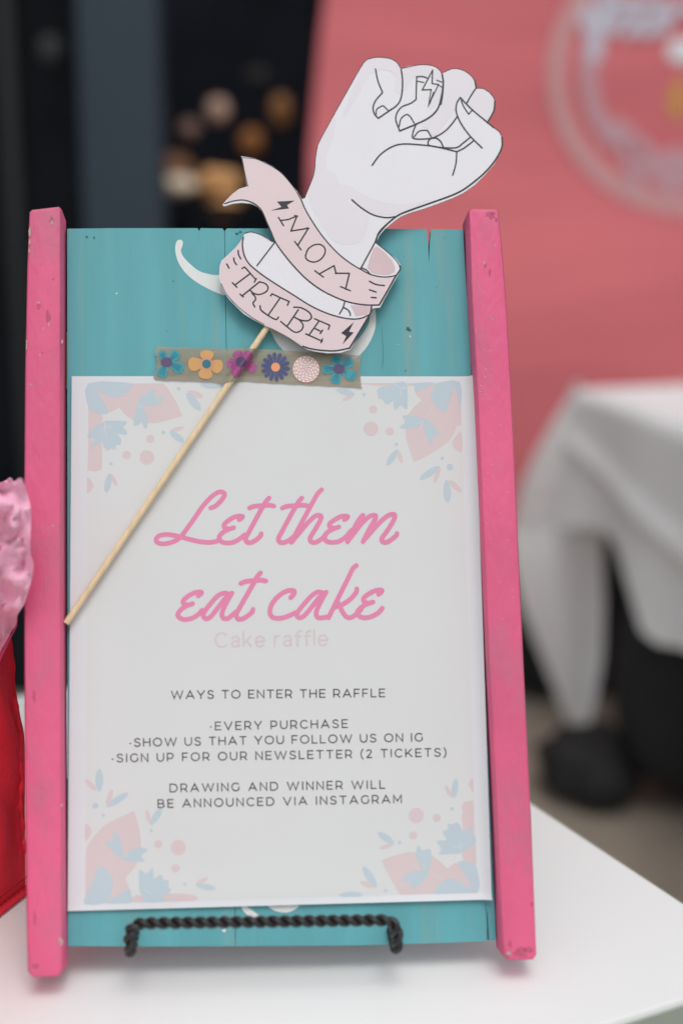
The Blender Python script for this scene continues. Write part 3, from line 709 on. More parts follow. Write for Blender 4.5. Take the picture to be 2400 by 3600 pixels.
head2 = [[(324, 735), (341, 722), (340, 712), (305, 716), (265, 737), (238, 762), (242, 780), (268, 787), (292, 780)], [(268, 787), (232, 808), (207, 838), (214, 860), (245, 872), (290, 864), (325, 842), (348, 818)],
 [(505, 726), (478, 718), (440, 733), (400, 775), (362, 825), (354, 852), (372, 868), (400, 852), (445, 795), (485, 745), (520, 718)], [(520, 718), (500, 752), (475, 800), (462, 840), (470, 864), (495, 866), (520, 848), (545, 826)],
 [(686, 601), (665, 625), (635, 680), (595, 750), (560, 812), (545, 845), (555, 868), (580, 868), (612, 850), (637, 828), (642, 813)], [(572, 662), (600, 651), (645, 646), (690, 643), (716, 648)],
 [(860, 745), (876, 728), (882, 708), (862, 702), (825, 712), (780, 745), (748, 790), (740, 832), (755, 858), (790, 865), (835, 856), (890, 832)],
 [(1045, 716), (1018, 712), (985, 732), (940, 780), (904, 826), (898, 852), (915, 862), (945, 845), (990, 790), (1030, 740), (1066, 713)], [(1066, 713), (1045, 750), (1020, 800), (1008, 835), (1018, 860), (1045, 862), (1075, 855)],
 [(1242, 558), (1220, 578), (1195, 630), (1150, 720), (1110, 800), (1080, 862)], [(1118, 800), (1160, 785), (1205, 755), (1238, 718), (1244, 694)], [(1140, 780), (1158, 822), (1182, 855), (1210, 860), (1245, 838), (1270, 812)],
 [(1370, 725), (1387, 712), (1386, 701), (1352, 704), (1312, 724), (1284, 748), (1288, 768), (1312, 777), (1338, 770)], [(1312, 777), (1276, 797), (1248, 826), (1256, 850), (1288, 862), (1330, 854), (1370, 832), (1392, 806)]]
sst('script_heading', [ZS(P) for P in head1], 17.0, M_head, note, NI + .00006, k=5)
sst('script_heading', [ZS(P) for P in head2], 17.0, M_head, note, NI + .00006, k=5)

def el(cx, cy, rx, ry, a0, a1, n=12): return [(cx + rx * math.cos(rad(a0 + (a1 - a0) * i / n)), cy + ry * math.sin(rad(a0 + (a1 - a0) * i / n))) for i in range(n + 1)]
# cap glyphs: unit height, y up from baseline; (width, strokes)  a stroke ending in None is drawn with sharp corners
G = {
 'A': (1.0, [[(0, 0), (.5, 1), (1, 0)], [(.18, .3), (.82, .3)]]), 'B': (.78, [[(0, 0), (0, 1), (.45, 1)], el(.45, .755, .25, .245, 90, -90), [(.45, .51), (0, .51)], el(.48, .255, .29, .255, 90, -90), [(.48, 0), (0, 0)]]),
 'C': (.88, [el(.5, .5, .5, .5, 45, 315, 18)]), 'D': (.92, [[(.42, 0), (0, 0), (0, 1), (.42, 1)], el(.42, .5, .49, .5, 90, -90, 14)]),
 'E': (.68, [[(.68, 1), (0, 1), (0, 0), (.68, 0)], [(0, .51), (.6, .51)]]), 'F': (.64, [[(.64, 1), (0, 1), (0, 0)], [(0, .47), (.56, .47)]]),
 'G': (.92, [el(.5, .5, .5, .5, 45, 325, 18), [(.90, .21), (.90, .5)]]), 'H': (.82, [[(0, 0), (0, 1)], [(.82, 0), (.82, 1)], [(0, .51), (.82, .51)]]),
 'I': (0.04, [[(.02, 0), (.02, 1)]]), 'K': (.82, [[(0, 0), (0, 1)], [(.76, 1), (0, .28)], [(.27, .55), (.82, 0)]]), 'L': (.62, [[(0, 1), (0, 0), (.62, 0)]]),
 'M': (.98, [[(0, 0), (0, 1), (.49, .22), (.98, 1), (.98, 0)]]), 'N': (.82, [[(0, 0), (0, 1), (.82, 0), (.82, 1)]]), 'O': (1.06, [el(.53, .5, .53, .5, 0, 360, 22)]),
 'P': (.74, [[(0, 0), (0, 1), (.40, 1)], el(.40, .665, .34, .335, 90, -90), [(.40, .33), (0, .33)]]),
 'R': (.76, [[(0, 0), (0, 1), (.40, 1)], el(.40, .675, .34, .325, 90, -90), [(.40, .35), (0, .35)], [(.46, .34), (.76, 0)]]),
 'S': (.72, [[(.67, .86), (.50, .98), (.33, 1), (.12, .93), (.04, .76), (.12, .60), (.36, .51), (.60, .42), (.70, .25), (.61, .07), (.37, 0), (.15, .04), (0, .15)]]),
 'T': (.80, [[(0, 1), (.8, 1)], [(.4, 1), (.4, 0)]]), 'U': (.84, [[(0, 1), (0, .42)], el(.42, .42, .42, .42, 180, 360), [(.84, .42), (.84, 1)]]),
 'V': (.98, [[(0, 1), (.49, 0), (.98, 1)]]), 'W': (1.46, [[(0, 1), (.36, 0), (.73, .96), (1.10, 0), (1.46, 1)]]), 'Y': (.90, [[(0, 1), (.45, .38), (.90, 1)], [(.45, .38), (.45, 0)]]),
 '-': (.22, [[(.04, .38), (.18, .38)]]), '(': (.24, [[(.24, 1.1), (.05, .75), (0, .45), (.05, .15), (.24, -.2)]]), ')': (.24, [[(0, 1.1), (.19, .75), (.24, .45), (.19, .15), (0, -.2)]]),
 '2': (.66, [[(.03, .84), (.15, .96), (.33, 1), (.54, .92), (.60, .73), (.50, .52), (.02, .0)], [(.02, 0), (.66, 0)]]),
}
CURVY = set('S()')
def text_strokes(txt, x0, y0, x1, y1, h, gap=None, space=1.0):
    nat = sum(G[c][0] for c in txt if c != ' ') * h; gaps = 0
    for a, b in zip(txt, txt[1:]): gaps += (1 if (a != ' ' and b != ' ') else (1.15 if a == ' ' or b == ' ' else 1))
    L_ = math.hypot(x1 - x0, y1 - y0); ns = txt.count(' '); g = (L_ - nat) / (gaps + ns * .2)
    ux, uy = (x1 - x0) / L_, (y1 - y0) / L_; x = 0; out_ = []
    for i, c in enumerate(txt):
        if c == ' ': x += g * .2; continue
        wd, st = G[c]
        for s in st:
            P = [(x0 + ux * (x + a * h) + uy * b * h, y0 + uy * (x + a * h) - b * h) for a, b in s]
            out_.append((P, None, not (c in CURVY) and len(s) < 10) if True else P)
        x += wd * h
        if i < len(txt) - 1: x += g * (1.15 if txt[i + 1] == ' ' else 1)
        if i < len(txt) - 1 and txt[i + 1] == ' ': x += g * 1.15
    return out_
def textline(name, txt, x0, y0, x1, y1, h, wpx, m, n=NI + .00006):
    ls = [(P, wpx * .000148, sh) for P, _, sh in text_strokes(txt, x0, y0, x1, y1, h)]
    LAY[0] = 0
    return mesh(name, strokes(ls, lambda x, y, l: SP(x, y, n + l), 1, k=3), m, note)
TW = 3.9
for args in (('WAYS TO ENTER THE RAFFLE', 603, 2457, 1352, 2450), ('-EVERY PURCHASE', 738, 2567, 1221, 2558), ('-SHOW US THAT YOU FOLLOW US ON IG', 455, 2625, 1484, 2606),
             ('-SIGN UP FOR OUR NEWSLETTER (2 TICKETS)', 393, 2680, 1567, 2659), ('DRAWING AND WINNER WILL', 598, 2785, 1352, 2772), ('BE ANNOUNCED VIA INSTAGRAM', 556, 2840, 1410, 2823)):
    textline('text_line', *args, 27, TW, M_text)
# lower case line
LC = {'C': (.84, [el(.45, .5, .45, .5, 45, 315, 18)]), 'a': (.56, [[(.05, .62), (.16, .71), (.32, .73), (.48, .66), (.53, .5), (.53, 0)], [(.53, .38), (.3, .40), (.08, .33), (.03, .18), (.1, .04), (.26, 0), (.42, .06), (.53, .2)]]),
      'k': (.56, [[(0, 0), (0, 1.06)], [(.52, .72), (0, .2)], [(.2, .42), (.56, 0)]]), 'e': (.62, [[(.02, .37), (.62, .37), (.58, .55), (.46, .69), (.31, .73), (.14, .68), (.03, .52), (.01, .34), (.08, .12), (.22, .01), (.38, 0), (.55, .1)]]),
      'r': (.34, [[(0, 0), (0, .72)], [(0, .42), (.06, .62), (.18, .71), (.34, .73)]]), 'f': (.36, [[(.13, 0), (.13, .82), (.18, .98), (.30, 1.06), (.42, 1.04)], [(0, .68), (.38, .68)]]), 'l': (.02, [[(.01, 0), (.01, 1.08)]])}
GG = G; G = dict(G); G.update(LC); CURVY = set('S()aerf')
textline('subheading', 'Cake raffle', 758, 2275, 1150, 2269, 49, 6.2, M_sub)
G = GG

# ================================================================ FIST CUTOUT ON ITS STICK
Z1 = lambda L_: [(1050 + x * .5102, 150 + y * .5102) for x, y in L_]
Z2 = lambda L_: [(750 + x * .44643, 500 + y * .44643) for x, y in L_]
NC = .0085
base = SP(230, 2196, .004)
propo = thing('photo_prop', 'paper cutout of a raised fist in a pink MOM TRIBE ribbon on a stick', 'photo prop', base, SROT)
hand_o = [(40, 1068), (60, 1015), (95, 930), (109, 870), (114, 800), (124, 730), (144, 670), (175, 610), (215, 540), (260, 460), (310, 370), (350, 300), (400, 210), (450, 130), (480, 108), (530, 97), (590, 98), (640, 110), (680, 138), (705, 174), (760, 158), (830, 148), (900, 150), (940, 162), (970, 185), (989, 214), (1010, 192), (1050, 178), (1090, 175), (1140, 190), (1185, 222), (1215, 260), (1225, 309), (1270, 311), (1312, 335), (1342, 370), (1355, 410), (1349, 460), (1327, 510), (1300, 552), (1340, 578), (1382, 608), (1404, 650), (1407, 700), (1387, 765), (1343, 838), (1282, 908), (1212, 978), (1132, 1033), (1062, 1067), (950, 1110), (850, 1145), (760, 1172), (702, 1196), (652, 1232), (594, 1280), (556, 1325)]
rib_o = [(1302, 742), (1284, 792), (1332, 828), (1392, 878), (1442, 920), (1470, 960), (1477, 1000), (1442, 1062), (1392, 1150), (1342, 1240), (1312, 1299), (1256, 1305), (1237, 1340), (1217, 1382), (1182, 1440), (1132, 1530), (1078, 1632), (1000, 1656), (900, 1659), (800, 1646), (740, 1630), (690, 1600), (600, 1540), (500, 1482), (400, 1440), (310, 1392), (240, 1350), (180, 1292), (120, 1230), (80, 1172), (55, 1110), (45, 1050), (50, 970), (65, 930), (120, 880), (170, 832), (220, 770), (245, 720), (280, 703), (330, 706), (380, 726), (430, 754), (478, 792), (484, 778), (462, 720), (438, 660), (412, 600), (383, 540), (348, 503), (300, 480), (220, 473), (150, 481), (85, 501), (72, 491), (100, 455), (150, 405), (200, 366), (266, 345), (254, 290), (240, 210), (219, 108), (260, 113), (330, 124), (400, 153), (470, 189), (540, 240), (600, 308), (660, 384), (697, 447)]
HO = Z1(hand_o) + Z2(rib_o)
o = mesh('card', prism([SP(x, y, NC) for x, y in HO], [SP(x, y, NC) - SN * .0011 for x, y in HO]), M_card, propo)
CI = NC + .00006
lil = [Z1([(70, 1030), (110, 930), (118, 850), (130, 730), (160, 650), (215, 560), (255, 520), (240, 640), (200, 740), (185, 830), (200, 880), (250, 900), (280, 970), (350, 985), (400, 1020), (480, 1060), (600, 1100), (760, 1108), (900, 1080), (800, 1130), (700, 1170), (600, 1185), (500, 1170), (420, 1120), (360, 1070), (340, 1100), (480, 1200), (420, 1372), (250, 1372), (150, 1230), (80, 1110)]),
       Z1([(470, 120), (560, 102), (640, 118), (690, 170), (705, 260), (700, 350), (660, 320), (665, 230), (620, 190), (540, 190), (480, 230), (440, 300), (370, 420), (300, 520), (330, 420), (400, 250)]),
       Z1([(715, 190), (860, 160), (950, 180), (985, 230), (980, 350), (940, 430), (900, 450), (930, 330), (960, 285), (925, 240), (810, 225), (770, 260), (720, 330)]),
       Z1([(1000, 215), (1080, 185), (1160, 215), (1205, 270), (1200, 320), (1120, 390), (1090, 400), (1070, 470), (1000, 560), (940, 640), (880, 590), (850, 560), (950, 480), (990, 380)]),
       Z1([(1230, 325), (1290, 335), (1340, 400), (1335, 460), (1290, 530), (1170, 420)])]
LAY[0] = 0
mesh('lilac_tint', merge(*[flat([SP(p.x, p.y, CI + i * 4e-6) for p in crom(P, 3, True)]) for i, P in enumerate(lil)]), M_cardsh, propo)
ribtop = [(690, 450), (730, 540), (800, 655), (880, 765), (980, 873), (1080, 952), (1170, 1005), (1240, 1040), (1320, 1058), (1390, 1057), (1438, 1045)]
riblow = [(430, 650), (458, 715), (490, 788), (555, 880), (640, 982), (740, 1082), (860, 1168), (1000, 1235), (1100, 1265), (1200, 1279), (1305, 1280)]
tailL = [(88, 482), (150, 462), (230, 452), (300, 470), (350, 502), (385, 545), (430, 650)]
R1 = [(222, 115), (330, 128), (400, 158), (470, 194), (540, 245), (610, 325), (660, 395)] + ribtop + [(1375, 1160)] + list(reversed(riblow)) + [(385, 545), (350, 502), (300, 470), (230, 452), (150, 462), (90, 480), (140, 418), (200, 370), (270, 346), (245, 235)]
tritop = [(236, 745), (228, 800), (240, 880), (275, 948), (335, 1005), (420, 1068), (520, 1133), (640, 1208), (760, 1283), (880, 1340), (1000, 1377), (1100, 1391), (1170, 1382), (1222, 1358)]
R2 = tritop + [(1150, 1490), (1070, 1622), (960, 1640), (850, 1636), (740, 1618), (690, 1592), (560, 1515), (400, 1432), (300, 1375), (190, 1288), (100, 1190), (62, 1110), (50, 1030), (56, 962), (80, 922), (160, 850)]
R3 = [(1262, 830), (1290, 818), (1350, 868), (1405, 925), (1430, 985), (1425, 1020), (1380, 1042), (1310, 1040), (1250, 1028), (1212, 985), (1235, 900)]
R4 = [(1078, 1282), (1150, 1284), (1235, 1290), (1238, 1320), (1205, 1355), (1120, 1368), (1100, 1320)]
each('pink_ribbon', [flat([SP(x, y, CI + .00004 + i * 4e-6) for x, y in Z2(P)]) for i, P in enumerate((R1, R2))], M_rib, propo)
each('ribbon_underside', [flat([SP(x, y, CI + .00005 + i * 4e-6) for x, y in Z2(P)]) for i, P in enumerate((R3, R4))], M_rib2, propo)
thin, med, thk = 1.6, 5.5, 5.0
L2 = lambda P, wd=med, sh=False: (Z2(P), (wd if wd == med else wd * 1.18) * .000150, sh)
L1 = lambda P, wd=4.3, sh=False: (Z1(P), wd * 1.2 * .000152, sh)
lines = [L2([(225, 118), (330, 128), (400, 158), (470, 194), (540, 245), (610, 325), (660, 395), (690, 450)], 2.4), L2(ribtop, 4), L2(riblow, 4.2), L2([(660, 395), (690, 450)], 3.5), L2(tailL, 3.6), L2([(225, 118), (246, 235), (272, 345)], 2.2),
 L2([(1438, 1045), (1375, 1160), (1305, 1280)], 5, True), L2([(1282, 792), (1340, 838), (1395, 884), (1440, 930), (1466, 970)], 2.4), L2([(1466, 970), (1470, 1000), (1438, 1048)], 4.6),
 L2([(1430, 590), (1370, 640), (1300, 722), (1270, 790)], 4.5), L2([(1270, 790), (1215, 890), (1160, 992)], 4.2), L2([(1160, 985), (1205, 1005), (1238, 1042)], 4),
 L2(tritop, 4.2), L2([(245, 715), (300, 704), (380, 730), (462, 780)], 2.4), L2([(480, 790), (415, 875), (343, 970)], 4),
 L2([(1245, 1288), (1240, 1330), (1218, 1380)], 5), L2([(1218, 1375), (1150, 1490), (1070, 1622)], 5), L2([(1070, 1620), (960, 1641), (850, 1637), (765, 1624), (705, 1606)], 4.6), L2([(60, 1110), (100, 1190), (190, 1290), (300, 1376), (400, 1434)], 2),
 L2([(1035, 1250), (1020, 1300), (993, 1350)], 4), L2([(1026, 1300), (1058, 1318), (1075, 1342), (1078, 1362)], 4),
 L2([(195, 850), (198, 882), (215, 916)]), L2([(160, 910), (165, 938), (182, 962)]), L2([(105, 957), (123, 990)]), L2([(1228, 1093), (1280, 1118), (1345, 1127)]), L2([(1228, 1160), (1280, 1178)]), L2([(1243, 1220), (1280, 1223)])]
mesh('ribbon_outline', None or (LAY.__setitem__(0, 0), strokes(lines, lambda x, y, l: SP(x, y, CI + .00008 + l), 1))[1], M_line, propo)
letters = [
 L2([(512, 590), (552, 655)]), L2([(530, 614), (592, 606), (658, 578)], med, True), L2([(640, 575), (662, 580)]), L2([(658, 578), (610, 697)], med, True), L2([(610, 697), (748, 675)], med, True), L2([(735, 672), (750, 676)]), L2([(748, 675), (666, 806)], med, True), L2([(640, 780), (690, 845)]),
 L2([(725, 890), (745, 840), (790, 808), (840, 803), (875, 830), (878, 870), (850, 915), (805, 940), (760, 936), (730, 915), (725, 890)]),
 L2([(798, 1010), (865, 1060)]), L2([(832, 1036), (950, 970)], med, True), L2([(950, 970), (965, 1032)], med, True), L2([(960, 1030), (1070, 1030)], med, True), L2([(1070, 1032), (1040, 1155)], med, True), L2([(1000, 1135), (1078, 1168)]),
 L2([(225, 992), (246, 981), (290, 1030), (332, 1078)], med, True), L2([(338, 1072), (322, 1100)]), L2([(290, 1032), (170, 1122)], med, True), L2([(150, 1105), (185, 1140)]),
 L2([(365, 1096), (228, 1206)], med, True), L2([(210, 1195), (235, 1216)]), L2([(362, 1098), (405, 1110), (430, 1140), (415, 1175), (365, 1197), (320, 1190), (288, 1165)]), L2([(305, 1190), (328, 1215), (330, 1240), (312, 1265), (326, 1296)]),
 L2([(450, 1208), (462, 1192), (525, 1222), (596, 1252), (583, 1282)], med, True), L2([(525, 1225), (430, 1362)], med, True), L2([(368, 1286), (375, 1320), (430, 1362), (490, 1394), (512, 1376)]),
 L2([(632, 1297), (690, 1302), (750, 1335), (772, 1375), (745, 1403), (690, 1400), (640, 1378)]), L2([(668, 1318), (578, 1450)], med, True), L2([(530, 1410), (578, 1450), (640, 1494), (688, 1482), (706, 1442), (680, 1402), (640, 1378)]),
 L2([(795, 1388), (915, 1440), (905, 1472)], med, True), L2([(832, 1405), (750, 1520)], med, True), L2([(792, 1462), (850, 1490)], med, True), L2([(860, 1478), (840, 1505)]), L2([(728, 1508), (855, 1565)], med, True), L2([(858, 1548), (848, 1576)])]
LAY[0] = 0
mesh('lettering', strokes(letters, lambda x, y, l: SP(x, y, CI + .00008 + l), 1), M_line, propo)
bolts = [Z2([(500, 465), (640, 457), (580, 492), (595, 520), (450, 537), (535, 507)]), Z2([(1105, 1415), (1068, 1490), (1105, 1497), (1015, 1592), (1045, 1525), (1005, 1502)])]
each('lightning_bolt', [flat([SP(x, y, CI + .00008) for x, y in P]) for P in bolts], M_line, propo)
hl = [L1([(528, 178), (545, 260), (577, 340)], 4.3), L1([(577, 340), (532, 392), (512, 440), (520, 485), (547, 518)]), L1([(547, 518), (620, 468), (672, 432), (700, 390), (712, 330), (714, 250), (705, 180)], 4.6), L1([(705, 180), (680, 138), (640, 110), (590, 99), (530, 98), (480, 109)], 2),
 L1([(532, 492), (538, 455), (575, 432), (590, 438)], 3.6), L1([(590, 438), (615, 463)], 3.6), L1([(885, 240), (850, 230), (812, 232)], 3.6), L1([(812, 232), (810, 300), (808, 388)], 4.2), L1([(808, 388), (770, 415), (712, 438), (678, 478), (668, 530), (695, 605)]),
 L1([(695, 605), (800, 562), (895, 515), (955, 455), (982, 370), (995, 280), (988, 215)], 5.2), L1([(978, 420), (988, 360), (994, 290)], 6), L1([(988, 215), (970, 185), (940, 163), (900, 151), (830, 149), (708, 174)], 2), L1([(818, 262), (860, 270)], 3.2), L1([(950, 255), (985, 268)], 3.2), L1([(958, 288), (990, 306)], 3.2),
 L1([(690, 575), (705, 520), (742, 492), (768, 508), (795, 552)], 3.8), L1([(922, 185), (850, 322), (912, 320), (890, 440), (962, 285), (918, 278), (922, 185)], 3.8, True), L1([(898, 420), (930, 340)], 5, True),
 L1([(805, 568), (788, 610), (788, 655), (860, 661), (930, 650), (1000, 612), (1050, 562), (1092, 505)]), L1([(795, 645), (830, 606), (885, 600)], 3.8), L1([(885, 600), (912, 645)], 3.8),
 L1([(1000, 200), (1050, 178), (1090, 176), (1140, 191), (1185, 223), (1213, 262)], 2), L1([(1213, 258), (1222, 308)], 5), L1([(1222, 308), (1190, 355), (1158, 412)], 4.4), L1([(1225, 310), (1270, 313), (1310, 337), (1340, 372), (1350, 400)], 2), L1([(1350, 400), (1345, 460), (1320, 512), (1298, 548)], 5),
 L1([(1112, 374), (1088, 415), (1085, 475), (1118, 555), (1180, 640), (1262, 722)]), L1([(1112, 374), (1190, 455), (1298, 545), (1340, 580)], 4.2), L1([(1115, 378), (1132, 430), (1170, 490)], 3.8), L1([(1170, 490), (1192, 464)], 3.8),
 L1([(1340, 580), (1382, 612), (1400, 652)], 2.4), L1([(890, 680), (908, 659), (948, 656), (978, 680), (995, 716)]), L1([(890, 680), (900, 705), (990, 720), (1085, 720), (1130, 690), (1180, 650)], 4.4),
 L1([(505, 842), (560, 770), (640, 715), (720, 695), (850, 702), (950, 715), (1088, 748)]), L1([(1088, 748), (1140, 722), (1200, 676)]), L1([(1088, 748), (1082, 830), (1060, 910)]),
 L1([(365, 1080), (430, 1135), (510, 1183), (600, 1203), (670, 1196)]), L1([(1400, 650), (1400, 710), (1375, 772), (1330, 838), (1270, 903), (1190, 970), (1120, 1018), (1040, 1055), (900, 1105), (760, 1155), (680, 1190), (600, 1255), (550, 1310), (532, 1372)], 5.2),
 L1([(40, 1068), (95, 932), (110, 870), (115, 800), (126, 730), (146, 670), (260, 462), (400, 213), (450, 132), (480, 109)], 1.8)]
LAY[0] = 0
mesh('fist_outline', strokes(hl, lambda x, y, l: SP(x, y, CI + .0001 + l), 1), M_line, propo)
# the stick, glued behind the card
sa, sb, sc_ = SP(232, 2192, .0055), SP(811, 1339, .0050), SP(965, 1112, .0055)
sp = [sa.lerp(sc_, i / 24) for i in range(25)]
for i, p in enumerate(sp):
    sp[i] = p + SN * (.0006 * math.sin(i * .7)) * .3
o = mesh('stick', tube(sp, .00172, 14), M_stick, propo, True); o.modifiers.new('edge', 'EDGE_SPLIT').split_angle = rad(60)

# ================================================================ WASHI TAPE
NT = .0064
Z3 = lambda L_: [(500 + x * .5102, 1180 + y * .5102) for x, y in L_]
tape = thing('washi_tape', 'strip of khaki paper tape printed with six flowers holding the stick and the notice', 'tape', SP(900, 1360, NT), SROT)
top_e = [(105, 72), (200, 78), (400, 84), (560, 90), (640, 85), (720, 84), (800, 90), (1000, 103), (1200, 116), (1400, 128), (1512, 137)]
bot_e = [(92, 305), (200, 310), (400, 316), (545, 325), (620, 316), (720, 314), (830, 322), (1000, 332), (1200, 342), (1400, 352), (1510, 362)]
def tn(x):                                       # tape lift: rides over the stick at x ~ 700, dips to board beside it
    d = abs(x - 700) / 60
    return .0024 + .0052 * math.exp(-d * d) + .0003 * math.sin(x * .03)
def interp(E, x):
    for (a, b), (c_, d_) in zip(E, E[1:]):
        if x <= c_: return b + (d_ - b) * (x - a) / (c_ - a)
    return E[-1][1]
V, F = [], []
NXT, NYT = 150, 26
jag = [5 * noise.noise(Vector((j * .45, 0, 0))) + 3 * ((j * 7) % 3 - 1) for j in range(27)]
for i in range(NXT + 1):
    for j in range(NYT + 1):
        t_ = j / NYT; xl = 105 - 13 * t_ + jag[j] * 1.6 - 14 * max(0, math.sin(t_ * 9)); xr = 1508 - 9 * math.sin(t_ * 3.6) + jag[j]
        x = xl + (xr - xl) * i / NXT
        y = interp(top_e, x) * (1 - t_) + interp(bot_e, x) * t_
        xs = x - (y - 200) * -.0
        px, py = Z3([(x, y)])[0]
        # the stick is slanted: centre shifts with y
        d0 = 680 - (y - 200) * .68
        dd = abs(x - d0) / 42
        V.append(SP(px, py, .0023 + .0056 * math.exp(-dd ** 2.6) + .00015 * math.sin(x * .05 + y * .02)))
for i in range(NXT):
    for j in range(NYT):
        a = i * (NYT + 1) + j; F.append((a, a + 1, a + NYT + 2, a + NYT + 1))
mesh('strip', (V, F), M_tape, tape, True)
def TP(x, y, l=0):
    """point on the tape in tape-zoom pixels"""
    d0 = 680 - (y - 200) * .68; dd = abs(x - d0) / 42
    px, py = 500 + x * .5102, 1180 + y * .5102
    return SP(px, py, .0023 + .0056 * math.exp(-dd ** 2.6) + .00015 * math.sin(x * .05 + y * .02) + .00022 + l)
def tfill(polys, k=3, l=0):
    res_ = []
    for i, P in enumerate(polys):
        Q = [(p.x, p.y) for p in (crom(P, k, True) if k > 1 else [Vector((*a, 0)) for a in P])]
        cx, cy = sum(a for a, b in Q) / len(Q), sum(b for a, b in Q) / len(Q); n = len(Q)
        V_ = [TP(cx, cy, l + i * 6e-6)]; F_ = []
        R_ = 9
        for r in range(1, R_ + 1):
            V_ += [TP(cx + (a - cx) * r / R_, cy + (b - cy) * r / R_, l + i * 6e-6) for a, b in Q]
        F_ += [(0, 1 + i_, 1 + (i_ + 1) % n) for i_ in range(n)]
        for r in range(R_ - 1):
            F_ += [(1 + r * n + i_, 1 + (r + 1) * n + i_, 1 + (r + 1) * n + (i_ + 1) % n, 1 + r * n + (i_ + 1) % n) for i_ in range(n)]
        G_ = []
        for f in F_:
            a, b, c_ = V_[f[0]], V_[f[1]], V_[f[2]]
            G_.append(f if (b - a).cross(c_ - a).dot(SN) > 0 else tuple(reversed(f)))
        res_.append((V_, G_))
    return merge(*res_)
def petal(cx, cy, a, r0, r1, wd):
    ca, sa_ = math.cos(rad(a)), math.sin(rad(a)); pr = [(r0, .25), (r0 + (r1 - r0) * .35, .7), (r0 + (r1 - r0) * .7, 1), (r0 + (r1 - r0) * .93, .72), (r1, .15)]
    A = [(cx + ca * d_ - sa_ * wd / 2 * k, cy + sa_ * d_ + ca * wd / 2 * k) for d_, k in pr]
    B_ = [(cx + ca * d_ + sa_ * wd / 2 * k, cy + sa_ * d_ - ca * wd / 2 * k) for d_, k in reversed(pr)]
    return A + B_
def flower(name_, cx, cy, petals, mp_, cen_poly, mc, lines_=None, ml=None, lab=None):
    P = mesh('flower_print', tfill(petals), mp_, tape)
    P['label'] = lab
    if lines_:
        LAY[0] = 0
        mesh('petal_lines', strokes(lines_, lambda x, y, l: TP(x, y, .0001 + l), .00024), ml, P)
    if cen_poly: mesh('flower_centre', tfill([cen_poly], l=.00016), mc, P)
def teal_flower(cx, cy, angs, lab):
    pts = [petal(cx, cy, a, 4, r, wd) for a, r, wd in angs]
    ln = []
    for a, r, wd in angs:
        for da in (-14, -5, 5, 14): ln.append([(cx + math.cos(rad(a + da)) * 40, cy + math.sin(rad(a + da)) * 36), (cx + math.cos(rad(a + da * .8)) * (r - 16), cy + math.sin(rad(a + da * .8)) * (r - 16))])
    flower('f', cx, cy, pts, M_tteal, [(cx + math.cos(i * math.pi / 6) * 40, cy + math.sin(i * math.pi / 6) * 33) for i in range(12)], M_tplum, ln, M_tdteal, lab)
teal_flower(168, 182, [(-118, 88, 60), (-40, 108, 76), (25, 128, 78), (113, 112, 76)], 'teal flower at the left torn end')
teal_flower(1355, 228, [(-105, 92, 76), (-35, 114, 76), (28, 130, 74), (108, 106, 76), (178, 116, 66)], 'teal flower at the right end')
flower('f', 443, 192, [petal(443, 192, a, 0, r, 96) for a, r in ((-88, 92), (14, 112), (96, 106), (178, 126))], M_torange, disc(443, 194, 30), M_tdteal, [[(443 + math.cos(a * .45) * 34, 192 + math.sin(a * .45) * 34), (443 + math.cos(a * .45) * 50, 192 + math.sin(a * .45) * 50)] for a in range(14)], M_tpink, 'orange flower with four petals')
flower('f', 680, 182, [petal(680, 182, a, 0, r, wd) for a, r, wd in ((-112, 84, 72), (-42, 98, 76), (26, 118, 74), (116, 108, 80), (172, 102, 62))], M_tmag, disc(680, 180, 36), M_tplum, [[(680 + math.cos(a * .39) * 40, 182 + math.sin(a * .39) * 38), (680 + math.cos(a * .39) * 80, 182 + math.sin(a * .39) * 72)] for a in range(16)], M_tmag2, 'magenta flower where the tape crosses the stick')
flower('f', 918, 214, [petal(918, 214, i * 360 / 14 + 8, 24, 100, 27) for i in range(14)], M_tnavy, disc(918, 216, 31), M_tcoral, [[(918 + math.cos(i * .45) * 40, 214 + math.sin(i * .45) * 40), (918 + math.cos(i * .45) * 43, 214 + math.sin(i * .45) * 43)] for i in range(14)], M_tteal, 'navy daisy with a coral centre')
ml = []
for r, n in ((12, 3), (26, 6), (42, 9), (58, 12), (74, 15), (88, 18)):
    for i in range(n):
        a = 2 * math.pi * i / n + r; hw = math.pi / n
        ml.append([(1128 + math.cos(a - hw) * (r - 8), 230 + math.sin(a - hw) * (r - 8)), (1128 + math.cos(a - hw * .5) * (r + 3), 230 + math.sin(a - hw * .5) * (r + 3)), (1128 + math.cos(a + hw * .5) * (r + 3), 230 + math.sin(a + hw * .5) * (r + 3)), (1128 + math.cos(a + hw) * (r - 8), 230 + math.sin(a + hw) * (r - 8))])
flower('f', 1128, 230, [disc(1128, 230, 92, 20)], M_twhite, None, None, ml, M_tred, 'white round flower drawn in red lines')

